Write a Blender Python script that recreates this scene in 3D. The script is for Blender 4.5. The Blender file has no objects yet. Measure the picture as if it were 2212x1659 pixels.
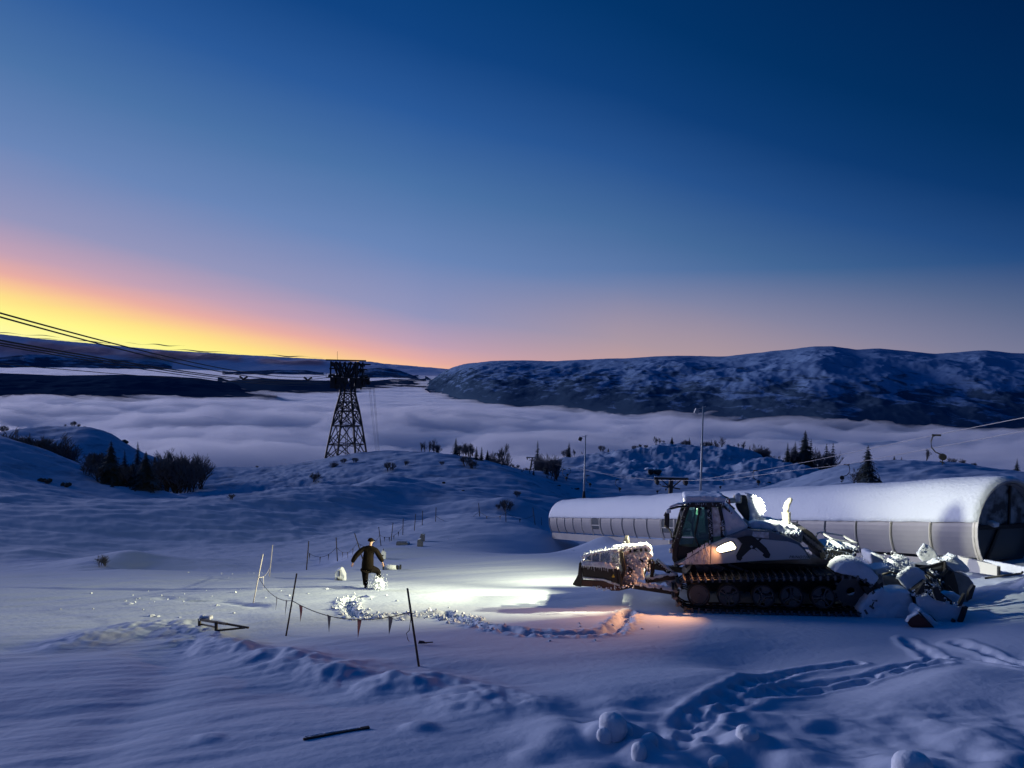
import bpy, bmesh, math, random
import numpy as np
from mathutils import Vector, Matrix

# ------------------------------------------------------------------ camera
random.seed(7)
C = bpy.context.scene.collection
SC = bpy.context.scene
W0, H0, FPX = 2212.0, 1659.0, 1640.0          # working frame of the photograph, focal length in its pixels
CX, CY = W0/2, H0/2
CAMZ = 8.3
PITCH = math.atan(29.5/FPX); ROLL = math.radians(1.5)
cp, sp = math.cos(PITCH), math.sin(PITCH); cr, sr = math.cos(ROLL), math.sin(ROLL)
FW = np.array([0, cp, -sp]); R0 = np.array([1., 0, 0]); U0 = np.array([0, sp, cp])
RT = R0*cr + U0*sr; UP = U0*cr - R0*sr
cam = bpy.data.cameras.new('camera'); camo = bpy.data.objects.new('camera', cam); C.objects.link(camo)
cam.sensor_width = 36; cam.lens = 36*FPX/W0; cam.clip_end = 120000; cam.clip_start = 0.1
camo.matrix_world = Matrix(((RT[0], UP[0], -FW[0], 0), (RT[1], UP[1], -FW[1], 0), (RT[2], UP[2], -FW[2], CAMZ), (0, 0, 0, 1)))
SC.camera = camo
SC.view_settings.view_transform = 'Standard'; SC.view_settings.look = 'None'
SC.view_settings.exposure = 0; SC.view_settings.gamma = 1
SC.render.engine = 'CYCLES'
SC.cycles.use_denoising = True
SC.cycles.max_bounces = 5; SC.cycles.diffuse_bounces = 3; SC.cycles.transparent_max_bounces = 12
SC.cycles.sample_clamp_indirect = 4

def lin(r, g, b):
    f = lambda c: (c/255/12.92) if c/255 <= .04045 else ((c/255+.055)/1.055)**2.4
    return (f(r), f(g), f(b), 1)

# ------------------------------------------------------------------ sky at dusk
wd = bpy.data.worlds.new('World'); SC.world = wd; wd.use_nodes = True
nt = wd.node_tree; nt.nodes.clear(); NL = nt.links.new
def wn(op, a, b=None, clamp=False):
    n = nt.nodes.new('ShaderNodeMath'); n.operation = op; n.use_clamp = clamp
    for i, v in enumerate((a, b)):
        if v is None: continue
        if isinstance(v, (int, float)): n.inputs[i].default_value = v
        else: NL(v, n.inputs[i])
    return n.outputs[0]
tc = nt.nodes.new('ShaderNodeTexCoord'); sx = nt.nodes.new('ShaderNodeSeparateXYZ'); NL(tc.outputs['Generated'], sx.inputs[0])
el = wn('MULTIPLY', wn('ARCSINE', sx.outputs[2]), 57.2958)
el = wn('MAXIMUM', el, 0.0)
az = wn('MULTIPLY', wn('ARCTAN2', sx.outputs[0], sx.outputs[1]), 57.2958)
d = wn('ABSOLUTE', wn('ADD', az, 48.0)); d = wn('MINIMUM', d, wn('SUBTRACT', 360.0, d))
t = wn('ADD', el, wn('MULTIPLY', wn('SUBTRACT', wn('MINIMUM', d, 42.0), 14.0), 0.175))
t = wn('ADD', t, wn('MULTIPLY', wn('MAXIMUM', wn('SUBTRACT', d, 42.0), 0.0), 0.085))
t = wn('ADD', t, wn('MULTIPLY', wn('MAXIMUM', wn('SUBTRACT', wn('MINIMUM', d, 100.0), 56.0), 0.0), 0.09))
ex = wn('POWER', wn('DIVIDE', wn('MAXIMUM', wn('SUBTRACT', wn('MINIMUM', d, 90.0), 35.0), 0.0), 44.0), 2.0)
t = wn('ADD', t, wn('MULTIPLY', ex, wn('MULTIPLY', el, 0.45)))
# faint uneven streaks in the glow
nz = nt.nodes.new('ShaderNodeTexNoise'); nz.inputs['Scale'].default_value = 3.0; nz.inputs['Detail'].default_value = 3
mp = nt.nodes.new('ShaderNodeMapping'); mp.inputs['Scale'].default_value = (1, 1, 14); NL(tc.outputs['Generated'], mp.inputs[0]); NL(mp.outputs[0], nz.inputs[0])
t = wn('ADD', t, wn('MULTIPLY', wn('SUBTRACT', nz.outputs[0], 0.5), 0.5))
rp = nt.nodes.new('ShaderNodeValToRGB'); cr_ = rp.color_ramp
SKY = [(-1, (255, 253, 200)), (1.3, (255, 252, 170)), (2.8, (255, 248, 142)), (3.7, (255, 226, 138)), (4.5, (250, 198, 150)), (5.2, (234, 174, 164)), (6.5, (196, 162, 182)), (8.8, (148, 150, 188)), (13.2, (106, 134, 184)), (18, (75, 115, 168)), (23, (43, 90, 154)), (28, (17, 68, 131)), (34, (3, 56, 113)), (46, (0, 43, 95)), (62, (0, 32, 80))]
while len(cr_.elements) < len(SKY): cr_.elements.new(0.5)
for e, (p, c) in zip(cr_.elements, SKY): e.position = max(0, (p+1)/81.0); e.color = lin(*c)
NL(wn('DIVIDE', wn('ADD', t, 1.0), 81.0, True), rp.inputs[0])
dim = wn('SUBTRACT', 1.0, wn('MULTIPLY', wn('MULTIPLY', wn('MAXIMUM', wn('SUBTRACT', d, 40.0), 0.0), 0.009, True), 0.9))
mx = nt.nodes.new('ShaderNodeMix'); mx.data_type = 'RGBA'; mx.blend_type = 'MULTIPLY'; mx.inputs[0].default_value = 1
NL(rp.outputs[0], mx.inputs[6]); NL(dim, mx.inputs[7])
hz_ = wn('MULTIPLY', wn('SUBTRACT', 1.0, wn('MULTIPLY', el, 0.13), True), wn('MULTIPLY', wn('SUBTRACT', d, 42.0), 0.07, True))
hz_ = wn('MULTIPLY', hz_, wn('MULTIPLY', wn('SUBTRACT', 1.0, wn('MULTIPLY', wn('SUBTRACT', d, 62.0), 0.03, True), True), 0.6))
mh = nt.nodes.new('ShaderNodeMix'); mh.data_type = 'RGBA'; NL(hz_, mh.inputs[0]); NL(mx.outputs[2], mh.inputs[6]); mh.inputs[7].default_value = lin(205, 165, 145)
# the vault overhead, above the photograph's top edge, is a little brighter dusk blue
zen = wn('MULTIPLY', wn('SUBTRACT', el, 32.0), 1/40.0, True)
mz = nt.nodes.new('ShaderNodeMix'); mz.data_type = 'RGBA'; NL(zen, mz.inputs[0]); NL(mh.outputs[2], mz.inputs[6]); mz.inputs[7].default_value = (.0, .085, .33, 1)
below = wn('MULTIPLY', sx.outputs[2], -40.0, True)      # unseen blue glow added under the horizon, brightening the translucent fog from below
mb_ = nt.nodes.new('ShaderNodeMix'); mb_.data_type = 'RGBA'; NL(below, mb_.inputs[0]); NL(mz.outputs[2], mb_.inputs[6]); mb_.inputs[7].default_value = (.15, .17, .33, 1)
bgn = nt.nodes.new('ShaderNodeBackground'); NL(mb_.outputs[2], bgn.inputs[0]); bgn.inputs[1].default_value = 1.0
wo = nt.nodes.new('ShaderNodeOutputWorld'); NL(bgn.outputs[0], wo.inputs[0])

# last glow from below the horizon, low on the left
sl = bpy.data.lights.new('sun', 'SUN'); sl.energy = 2.6; sl.angle = math.radians(22); sl.color = (.80, .78, 1)
so = bpy.data.objects.new('sun', sl); C.objects.link(so)
sd = Vector((math.sin(math.radians(-60)), math.cos(math.radians(-60)), math.tan(math.radians(6.5)))).normalized()
so.rotation_euler = sd.to_track_quat('Z', 'Y').to_euler(); so.location = (-30, 30, 40)

# ------------------------------------------------------------------ helpers
def P(px, py, Y):
    dd = FW + ((px-CX)/FPX)*RT + ((CY-py)/FPX)*UP
    return np.array([0, 0, CAMZ]) + dd*(Y/dd[1])
def tag(o, label=None, cat=None, group=None, kind=None):
    if label: o['label'] = label
    if cat: o['category'] = cat
    if group: o['group'] = group
    if kind: o['kind'] = kind
    return o
def empty(name, loc=(0, 0, 0), label=None, cat=None, group=None, rz=0.0, parent=None):
    o = bpy.data.objects.new(name, None); o.empty_display_size = .3; C.objects.link(o); o.location = loc; o.rotation_euler = (0, 0, rz)
    if parent: o.parent = parent
    return tag(o, label, cat, group)
class MB:
    def __init__(s): s.v = []; s.f = []
    def add(s, vs, fs):
        n = len(s.v); s.v += [tuple(map(float, v)) for v in vs]; s.f += [tuple(i+n for i in f) for f in fs]; return s
    def box(s, c, sz, M=None):
        c = Vector(c); h = Vector(sz)/2
        vs = []
        for x in (-1, 1):
            for y in (-1, 1):
                for z in (-1, 1):
                    p = Vector((x*h.x, y*h.y, z*h.z))
                    if M is not None: p = M @ p
                    vs.append(p+c)
        return s.add(vs, [(0, 1, 3, 2), (4, 6, 7, 5), (0, 4, 5, 1), (2, 3, 7, 6), (0, 2, 6, 4), (1, 5, 7, 3)])
    def bar(s, a, b, w, h=None):
        a = Vector(a); b = Vector(b); h = h or w; dd = b-a
        if dd.length < 1e-6: return s
        q = dd.normalized().to_track_quat('Z', 'Y').to_matrix()
        return s.box((a+b)/2, (w, h, dd.length), q)
    def tube(s, pts, r, n=6, cap=True):
        pts = [Vector(p) for p in pts]; m = len(pts); rs = r if hasattr(r, '__len__') else [r]*m
        vs = []; fs = []
        for i, p in enumerate(pts):
            dd = (pts[min(i+1, m-1)]-pts[max(i-1, 0)])
            q = dd.normalized().to_track_quat('Z', 'Y') if dd.length > 1e-9 else Vector((0, 0, 1)).to_track_quat('Z', 'Y')
            for k in range(n):
                a = 2*math.pi*k/n
                vs.append(p + q @ Vector((rs[i]*math.cos(a), rs[i]*math.sin(a), 0)))
        for i in range(m-1):
            for k in range(n):
                fs.append((i*n+k, i*n+(k+1) % n, (i+1)*n+(k+1) % n, (i+1)*n+k))
        if cap: fs += [tuple(range(n))[::-1], tuple(range((m-1)*n, m*n))]
        return s.add(vs, fs)
    def prism(s, poly, y0, y1, f=None):
        """poly of (x,z); extruded along y"""
        n = len(poly); f = f or (lambda x, y, z: (x, y, z))
        vs = [f(x, y0, z) for x, z in poly] + [f(x, y1, z) for x, z in poly]
        fs = [tuple(range(n)), tuple(range(2*n-1, n-1, -1))]
        fs += [((i+1) % n, i, n+i, n+(i+1) % n) for i in range(n)]
        return s.add(vs, fs)
    def ring(s, c, r0, r1, y0, y1, n=28, a0=0, a1=2*math.pi):
        """flat ring / disc in xz plane, extruded in y"""
        c = Vector(c); full = abs(a1-a0-2*math.pi) < 1e-6; m = n if full else n+1
        vs = []
        for k in range(m):
            a = a0+(a1-a0)*k/n
            for r, y in ((r0, y0), (r1, y0), (r1, y1), (r0, y1)):
                vs.append((c.x+r*math.cos(a), c.y+y, c.z+r*math.sin(a)))
        fs = []
        for k in range(n):
            a = k*4; b = ((k+1) % m)*4
            for j in range(4): fs.append((a+j, a+(j+1) % 4, b+(j+1) % 4, b+j))
        return s.add(vs, fs)
    def build(s, name, mat, parent=None, smooth=False, bevel=0, label=None, cat=None, group=None, kind=None, loc=None):
        me = bpy.data.meshes.new(name); me.from_pydata(s.v, [], s.f); me.validate()
        o = bpy.data.objects.new(name, me); C.objects.link(o)
        bm = bmesh.new(); bm.from_mesh(me); bmesh.ops.recalc_face_normals(bm, faces=bm.faces); bm.to_mesh(me); bm.free()
        if mat: me.materials.append(mat)
        if smooth: me.polygons.foreach_set('use_smooth', [True]*len(me.polygons))
        if parent: o.parent = parent
        if loc is not None: o.location = loc
        if bevel:
            m = o.modifiers.new('b', 'BEVEL'); m.width = bevel; m.segments = 2; m.limit_method = 'ANGLE'
        return tag(o, label, cat, group, kind)
def copy_tree(o, parent=None):
    c = o.copy(); C.objects.link(c)
    if parent: c.parent = parent
    for ch in list(o.children): copy_tree(ch, c)
    return c
def snowify(o, vox=.05, amp=.05, size=.25, sm=3):
    """turn a blocky mesh into wind packed snow"""
    m = o.modifiers.new('r', 'REMESH'); m.mode = 'VOXEL'; m.voxel_size = vox; m.use_smooth_shade = True
    m = o.modifiers.new('s', 'SMOOTH'); m.iterations = sm; m.factor = .7
    tx = bpy.data.textures.new('snow_noise', 'CLOUDS'); tx.noise_scale = size; tx.noise_depth = 3
    m = o.modifiers.new('d', 'DISPLACE'); m.texture = tx; m.strength = amp; m.mid_level = .5
    return o

# ---- numpy noise
def _h(ix, iy, s):
    n = (ix.astype(np.int64)*374761393 + iy.astype(np.int64)*668265263 + s*1442695041) & 0x7fffffff
    n = ((n ^ (n >> 13))*1274126177) & 0x7fffffff
    return ((n ^ (n >> 16)) & 0xffff)/65535.0*2*math.pi
def pn(x, y, s=0):
    x = np.asarray(x, float); y = np.asarray(y, float)
    ix = np.floor(x); iy = np.floor(y); fx = x-ix; fy = y-iy
    u = fx*fx*fx*(fx*(fx*6-15)+10); v = fy*fy*fy*(fy*(fy*6-15)+10)
    def g(a, b):
        th = _h(ix+a, iy+b, s); return np.cos(th)*(fx-a)+np.sin(th)*(fy-b)
    return 1.5*((g(0, 0)*(1-u)+g(1, 0)*u)*(1-v)+(g(0, 1)*(1-u)+g(1, 1)*u)*v)
def fbm(x, y, s=0, o=4, g=.5):
    r = 0; a = 1.0
    for k in range(o): r = r + a*pn(x*2**k+k*17.3, y*2**k-k*9.1, s+k); a *= g
    return r
def sstep(a, b, x):
    t = np.clip((x-a)/(b-a), 0, 1); return t*t*(3-2*t)
def seg_dist(X, Y, pts):
    """distance to a polyline, and the arclength of the nearest point"""
    best = np.full(np.shape(X), 1e9); arc = np.zeros(np.shape(X)); L = 0
    for (ax, ay), (bx, by) in zip(pts[:-1], pts[1:]):
        dx, dy = bx-ax, by-ay; ln = math.hypot(dx, dy)
        t = np.clip(((X-ax)*dx+(Y-ay)*dy)/(ln*ln+1e-9), 0, 1)
        dd = np.hypot(X-ax-t*dx, Y-ay-t*dy); m = dd < best
        best = np.where(m, dd, best); arc = np.where(m, L+t*ln, arc); L += ln
    return best, arc

# ------------------------------------------------------------------ materials
def mat(name, col, rough=.6, metal=0.0, bump=0, bscale=20, noise=0, nscale=5, emit=None, es=0, spec=None, detail=6, col2=None, aniso=None):
    m = bpy.data.materials.new(name); m.use_nodes = True; n = m.node_tree.nodes; l = m.node_tree.links.new
    b = n['Principled BSDF']; b.inputs['Roughness'].default_value = rough; b.inputs['Metallic'].default_value = metal
    b.inputs['Base Color'].default_value = (*col, 1)
    if spec is not None: b.inputs['Specular IOR Level'].default_value = spec
    tcx = n.new('ShaderNodeTexCoord')
    src = tcx.outputs['Object']
    if aniso:
        mpp = n.new('ShaderNodeMapping'); mpp.inputs['Scale'].default_value = aniso; l(src, mpp.inputs[0]); src = mpp.outputs[0]
    if noise:
        t1 = n.new('ShaderNodeTexNoise'); t1.inputs['Scale'].default_value = nscale; t1.inputs['Detail'].default_value = 5; l(src, t1.inputs[0])
        r = n.new('ShaderNodeValToRGB'); r.color_ramp.elements[0].position = .5-noise/2; r.color_ramp.elements[1].position = .5+noise/2
        r.color_ramp.elements[0].color = (*col, 1); r.color_ramp.elements[1].color = (*(col2 or [c*.6 for c in col]), 1)
        l(t1.outputs[0], r.inputs[0]); l(r.outputs[0], b.inputs['Base Color'])
    if bump:
        t2 = n.new('ShaderNodeTexNoise'); t2.inputs['Scale'].default_value = bscale; t2.inputs['Detail'].default_value = detail; l(src, t2.inputs[0])
        bp = n.new('ShaderNodeBump'); bp.inputs['Strength'].default_value = bump; bp.inputs['Distance'].default_value = .05
        l(t2.outputs[0], bp.inputs['Height']); l(bp.outputs[0], b.inputs['Normal'])
    if emit:
        b.inputs['Emission Color'].default_value = (*emit, 1); b.inputs['Emission Strength'].default_value = es
    return m
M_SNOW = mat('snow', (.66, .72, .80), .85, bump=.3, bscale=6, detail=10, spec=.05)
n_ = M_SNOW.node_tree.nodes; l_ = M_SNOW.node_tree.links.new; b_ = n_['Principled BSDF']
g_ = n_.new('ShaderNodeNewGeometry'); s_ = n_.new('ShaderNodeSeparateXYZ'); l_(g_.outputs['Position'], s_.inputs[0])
m_ = n_.new('ShaderNodeMapRange'); m_.inputs[1].default_value = 75; m_.inputs[2].default_value = 120; l_(s_.outputs[1], m_.inputs[0])  # far slopes' dimmer light put into the snow colour by distance; noise adds scrub
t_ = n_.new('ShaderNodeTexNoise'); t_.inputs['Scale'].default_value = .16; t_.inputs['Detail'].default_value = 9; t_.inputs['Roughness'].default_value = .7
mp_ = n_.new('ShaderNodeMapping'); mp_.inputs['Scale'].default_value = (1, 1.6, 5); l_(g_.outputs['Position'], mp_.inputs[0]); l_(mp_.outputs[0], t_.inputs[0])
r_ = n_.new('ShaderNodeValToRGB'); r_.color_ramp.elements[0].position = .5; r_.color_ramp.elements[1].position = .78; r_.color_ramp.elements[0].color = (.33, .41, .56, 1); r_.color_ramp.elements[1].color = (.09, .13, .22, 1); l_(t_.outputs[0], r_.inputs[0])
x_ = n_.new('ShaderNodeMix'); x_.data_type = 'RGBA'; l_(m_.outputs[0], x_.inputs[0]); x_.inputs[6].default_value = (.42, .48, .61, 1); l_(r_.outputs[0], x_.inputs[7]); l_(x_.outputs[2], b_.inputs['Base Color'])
M_SNOWC = mat('snow_crust', (.60, .65, .75), .8, bump=.6, bscale=9, detail=8, spec=.08)
M_FOG = mat('fog', (.95, .94, .97), 1.0, spec=0)
nb_ = M_FOG.node_tree; tl_ = nb_.nodes.new('ShaderNodeBsdfTranslucent'); tl_.inputs[0].default_value = (.92, .90, .97, 1); ms_ = nb_.nodes.new('ShaderNodeMixShader'); ms_.inputs[0].default_value = .30
nb_.links.new(nb_.nodes['Principled BSDF'].outputs[0], ms_.inputs[1]); nb_.links.new(tl_.outputs[0], ms_.inputs[2]); nb_.links.new(ms_.outputs[0], nb_.nodes['Material Output'].inputs['Surface'])
M_STEEL = mat('dark_steel', (.03, .032, .036), .6, .3)
M_CABLE = mat('cable', (.02, .02, .024), .6, .4)
M_WOOD = mat('pole_wood', (.05, .04, .035), .8, noise=.4, nscale=12)
M_LIGHTPOLE = mat('pole_pale', (.45, .42, .42), .6)
M_GALV = mat('galvanised', (.38, .40, .43), .5, .5)
M_BARK = mat('bark', (.045, .036, .03), .9, bump=.4)
M_NEEDLE = mat('needles', (.022, .035, .03), .9, noise=.5, nscale=1.2, col2=(.10, .12, .14), spec=.1)
M_TWIG = mat('frosted_twigs', (.07, .065, .07), .9, noise=.6, nscale=1.0, col2=(.20, .21, .24), spec=.1)
M_ROCK = mat('rock', (.05, .048, .05), .9, bump=.8, noise=.5, nscale=2)
# ------------------------------------------------------------------ where the groomer stands (its frame also levels the snow under it)
GA = math.radians(11)
gP = Vector(P(1672, 1329, 21.2))
gf = Vector((-math.cos(GA), math.sin(GA), -math.tan(math.radians(3.6)))).normalized()
gl = Vector((-math.sin(GA), -math.cos(GA), math.tan(math.radians(4.5))))
gl = (gl-gf*gl.dot(gf)).normalized(); gu = gf.cross(gl).normalized()
GO = gP-gl*2.1
GM = Matrix(((gf.x, gl.x, gu.x, GO.x), (gf.y, gl.y, gu.y, GO.y), (gf.z, gl.z, gu.z, GO.z), (0, 0, 0, 1)))
GMI = GM.inverted()
def L(px, py, ly):
    """point of the groomer's own frame at lateral offset ly that is seen at px,py: gives (lx, lz)"""
    o = GMI @ Vector((0, 0, CAMZ)); q = GMI @ Vector(P(px, py, 20.)); dd = q-o
    s = (ly-o.y)/dd.y; p = o+dd*s
    return (p.x, p.z)

# ------------------------------------------------------------------ the lie of the land
def zbase(X, Y):
    z = 5.154-.175*np.minimum(Y, 72)+.03*X*np.clip(60/np.maximum(Y, 1), 0, 1)
    z = z-.045*np.clip(Y-72, 0, 150)
    return z-.85*np.clip(Y-222, 0, 1e9)
CT = []
for Y_ in (3, 6, 10, 14, 19, 26, 36, 50):
    for u_ in (-1.6, -.9, -.5, -.2, .1, .3): 
        CT.append((u_, Y_, None))
for Y_ in (3, 6, 10, 14): 
    for u_ in (.6, 1.0, 1.6): CT.append((u_, Y_, None))
def ct(px, py, Y):
    p = P(px, py, Y); CT.append((p[0]/Y, Y, p[2]))
for a in [ # right side of the plateau along the carpet tunnel
    (2130, 1216, 25), (2300, 1250, 22), (2600, 1270, 22), (2000, 1203, 28.5), (1850, 1193, 32), (1650, 1181, 39), (1454, 1176, 45), (1300, 1163, 55), (1180, 1150, 66),
    (2212, 1290, 19.5), (2000, 1380, 19), (2212, 1420, 16.5), (1850, 1420, 17), (1600, 1440, 16.2), (1750, 1500, 14),
    # far edge of the plateau
    (1100, 1122, 82), (1030, 1117, 84), (940, 1129, 71), (820, 1177, 62), (730, 1212, 50), (660, 1232, 44), (1160, 1134, 74),
    # left: hollow, bank and its crest
    (0, 1236, 47), (300, 1226, 48), (0, 1218, 57), (150, 1204, 62), (300, 1202, 64), (560, 1165, 74), (700, 1140, 82), (820, 1115, 92),
    (-500, 1130, 74), (-500, 1240, 46), (0, 1112, 75), (180, 1107, 78), (330, 1096, 83), (430, 1083, 88), (560, 1066, 98), (700, 1047, 108), (820, 1032, 119),
    # near left hill
    (-500, 930, 140), (-200, 935, 135), (0, 949, 130), (100, 976, 128), (200, 1016, 124), (290, 1048, 118), (370, 1068, 113), (100, 1040, 110), (250, 1078, 105),
    # far left hill
    (-300, 930, 205), (50, 929, 205), (170, 926, 205), (240, 938, 200), (300, 985, 190), (380, 1016, 180), (440, 1042, 170),
    # field before the fog
    (450, 1056, 148), (520, 1040, 158), (600, 1022, 172), (500, 1011, 192), (620, 1008, 198),
    # centre dome
    (700, 996, 198), (800, 984, 196), (870, 977, 190), (950, 980, 182), (1020, 991, 172), (1080, 1011, 158), (1130, 1036, 146), (1190, 1078, 128),
    (900, 1045, 140), (1000, 1060, 128), (750, 1050, 140), (1080, 1075, 116), (880, 1090, 104), (970, 1085, 102), (1085, 1078, 100), (1140, 1092, 98),
    # behind the tunnel, then hill C
    (1262, 1086, 152), (1350, 1078, 152), (1450, 1070, 155), (1550, 1064, 160), (1640, 1060, 165), (1330, 1030, 190), (1480, 1030, 190), (1600, 1030, 190),
    (1190, 1004, 240), (1260, 987, 240), (1340, 975, 240), (1400, 970, 240), (1450, 966, 238), (1520, 963, 236), (1590, 973, 230), (1640, 990, 220), (1700, 1009, 210), (1760, 1017, 200),
    (1190, 1006, 229), (1260, 990, 229), (1340, 978, 229), (1400, 973, 229), (1460, 969, 228), (1530, 967, 226), (1600, 980, 218),
    (1190, 1010, 218), (1260, 996, 218), (1340, 986, 218), (1400, 980, 218), (1460, 978, 218), (1530, 978, 216), (1300, 1004, 205), (1480, 1005, 205),
    (0, 940, 190), (100, 936, 195), (200, 944, 190), (0, 935, 200), (100, 930, 208), (200, 933, 205),
    # hill D
    (1715, 1062, 112), (1755, 1034, 120), (1810, 1009, 126), (1860, 1001, 130), (1900, 1000, 132), (2000, 1004, 134), (2100, 1010, 134), (2212, 1026, 130), (2400, 1040, 130), (2700, 1050, 130),
    (1820, 1058, 104), (1950, 1052, 102), (2100, 1042, 100), (2212, 1050, 100)]: ct(*a)
def cz(px, Y, z): CT.append(((px-CX)/FPX, Y, z))
for px_, z_ in ((-300, -17), (0, -16), (120, -18), (220, -19), (330, -19)): cz(px_, 155, z_)
for px_, z_ in ((430, -14.5), (560, -14.5), (700, -15)): cz(px_, 122, z_)
for px_, z_ in ((1050, -11.2), (1150, -12)): cz(px_, 92, z_)
for px_, z_ in ((1250, -15), (1450, -13), (1650, -11)): cz(px_, 110, z_)
for px_, z_ in ((1250, -10.5), (1450, -8), (1650, -6), (1900, -4.5), (2200, -3.5)): cz(px_, 75, z_)
for px_, z_ in ((1250, -7), (1450, -5), (1650, -2.5), (1900, -1.5), (2200, -1), (2600, -1)): cz(px_, 58, z_)
for px_, z_ in ((1850, -20), (2000, -21), (2200, -22), (2600, -22)): cz(px_, 175, z_)
for px_ in range(-900, 3200, 300):
    cz(px_, 262, -48); cz(px_, 300, -75); cz(px_, 450, -180); cz(px_, 700, -380)
for px_ in list(range(-900, 1150, 110)): cz(px_, 226, -31)
for px_ in list(range(1780, 3200, 110)): cz(px_, 222, -34)
for px_ in (420, 560, 700, 860, 1020): cz(px_, 208, -21)
CA = np.array([(u, math.log(Y)*.9, (zbase(u*Y, Y) if z is None else z)-zbase(u*Y, Y)) for u, Y, z in CT], float)
def _phi(r2): return -np.sqrt(r2+.0004)
n_ = len(CA)
_K = _phi((CA[:, None, 0]-CA[None, :, 0])**2+(CA[:, None, 1]-CA[None, :, 1])**2)
_A = np.zeros((n_+3, n_+3)); _A[:n_, :n_] = _K; _A[:n_, n_] = 1; _A[:n_, n_+1:] = CA[:, :2]; _A[n_, :n_] = 1; _A[n_+1:, :n_] = CA[:, :2].T
_w = np.linalg.solve(_A, np.r_[CA[:, 2], 0, 0, 0])
def zlow(X, Y):
    X = np.asarray(X, float); Y = np.asarray(Y, float); sh = np.broadcast(X, Y).shape
    u = np.broadcast_to(X/Y, sh).ravel(); v = (np.log(np.broadcast_to(Y, sh))*.9).ravel(); r = np.empty(len(u))
    for i in range(0, len(u), 20000):
        uu = u[i:i+20000, None]; vv = v[i:i+20000, None]
        r[i:i+20000] = _phi((uu-CA[:, 0])**2+(vv-CA[:, 1])**2) @ _w[:n_]+_w[n_]+uu[:, 0]*_w[n_+1]+vv[:, 0]*_w[n_+2]
    return r.reshape(sh)+zbase(X, Y)
def hit(px, py, f=None):
    """where the view ray at px,py first meets the snow"""
    f = f or zlow
    ys = np.exp(np.linspace(math.log(5), math.log(330), 700)); d_ = FW+((px-CX)/FPX)*RT+((CY-py)/FPX)*UP
    X = d_[0]/d_[1]*ys; Z = CAMZ+d_[2]/d_[1]*ys; g = f(X, ys); k = np.argmax(g > Z)
    if not (g > Z).any(): k = len(ys)-1
    return X[k], ys[k]
def zpad(X, Y):
    """level pad under the machine"""
    z = zlow(X, Y)
    lx = (X-GO.x)*gf.x+(Y-GO.y)*gf.y; ly = (X-GO.x)*gl.x+(Y-GO.y)*gl.y
    pl = GO.z+lx*gf.z+ly*gl.z
    w = np.exp(-((np.abs(lx+1.6)/6.6)**4+(np.abs(ly)/4.0)**4))
    return z*(1-w)+pl*w
trail = lambda pts: [hit(*p, zpad) for p in pts]
BERM = trail([(170, 1388), (250, 1366), (340, 1350), (400, 1350), (430, 1385), (500, 1402), (590, 1420), (680, 1440), (760, 1462), (850, 1478), (930, 1480), (1010, 1500), (1060, 1520)])
DITCH = trail([(420, 1350), (380, 1430), (330, 1490), (260, 1560), (200, 1620), (150, 1680)])
TR1 = trail([(1478, 1600), (1482, 1545), (1520, 1520), (1570, 1497), (1640, 1470), (1700, 1455), (1760, 1446), (1850, 1436)])
TR2 = trail([(1500, 1580), (1540, 1535), (1600, 1512), (1680, 1500), (1760, 1497), (1850, 1482), (1930, 1458), (2010, 1440), (2030, 1438)])
TR3 = trail([(1560, 1512), (1640, 1494), (1720, 1485), (1800, 1478), (1880, 1462), (1960, 1440), (2030, 1428), (2120, 1432), (2230, 1450)])
TR4 = trail([(1960, 1385), (2000, 1410), (2030, 1432)])
TR5 = trail([(2060, 1390), (2130, 1412), (2230, 1446)])
KICK = trail([(778, 1293), (752, 1300), (752, 1318), (768, 1334), (830, 1334), (900, 1328), (960, 1326), (985, 1336), (1010, 1350), (1060, 1362), (1130, 1370), (1200, 1372), (1270, 1371), (1320, 1366), (1345, 1346), (1355, 1324)])
GROOVE = trail([(330, 1290), (420, 1298), (470, 1296), (560, 1312)])
EDGE = trail([(430, 1335), (470, 1290), (560, 1275)])
LUMPS = [(1320, 1580, .36, .50), (1378, 1608, .24, .40), (1300, 1597, .22, .3), (1398, 1585, .22, .4), (1350, 1590, .2, .3), (1552, 1608, .30, .28), (1610, 1590, .34, .3), (1965, 1640, .46, .52), (2040, 1625, .3, .2), (2120, 1640, .35, .25), (2180, 1618, .25, .18),
         (1700, 1600, .5, .15), (1450, 1620, .4, .15), (905, 1568, .24, .16), (895, 1462, .62, .42), (828, 1470, .40, .26), (1000, 1490, .35, .2), (735, 1445, .45, .28), (650, 1420, .45, .28), (620, 1430, .3, .2), (580, 1412, .5, .25), (480, 1385, .5, .35), (455, 1362, .4, .3), (430, 1375, .3, .2),
         (1150, 1625, .25, .12), (450, 1590, .2, .08), (560, 1440, .2, .08), (90, 1185, 3.0, .8), (1180, 1575, .7, .18), (1250, 1560, .6, .16), (1215, 1600, .4, .2), (520, 1395, .5, .3), (1700, 1420, .3, .0)]
LW = []
for px_, py_, r_, h_ in LUMPS:
    x_, y_ = hit(px_, py_+8, zpad); LW.append((x_, y_, r_*.8, h_*(.5 if py_ > 1550 else .30)))
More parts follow.
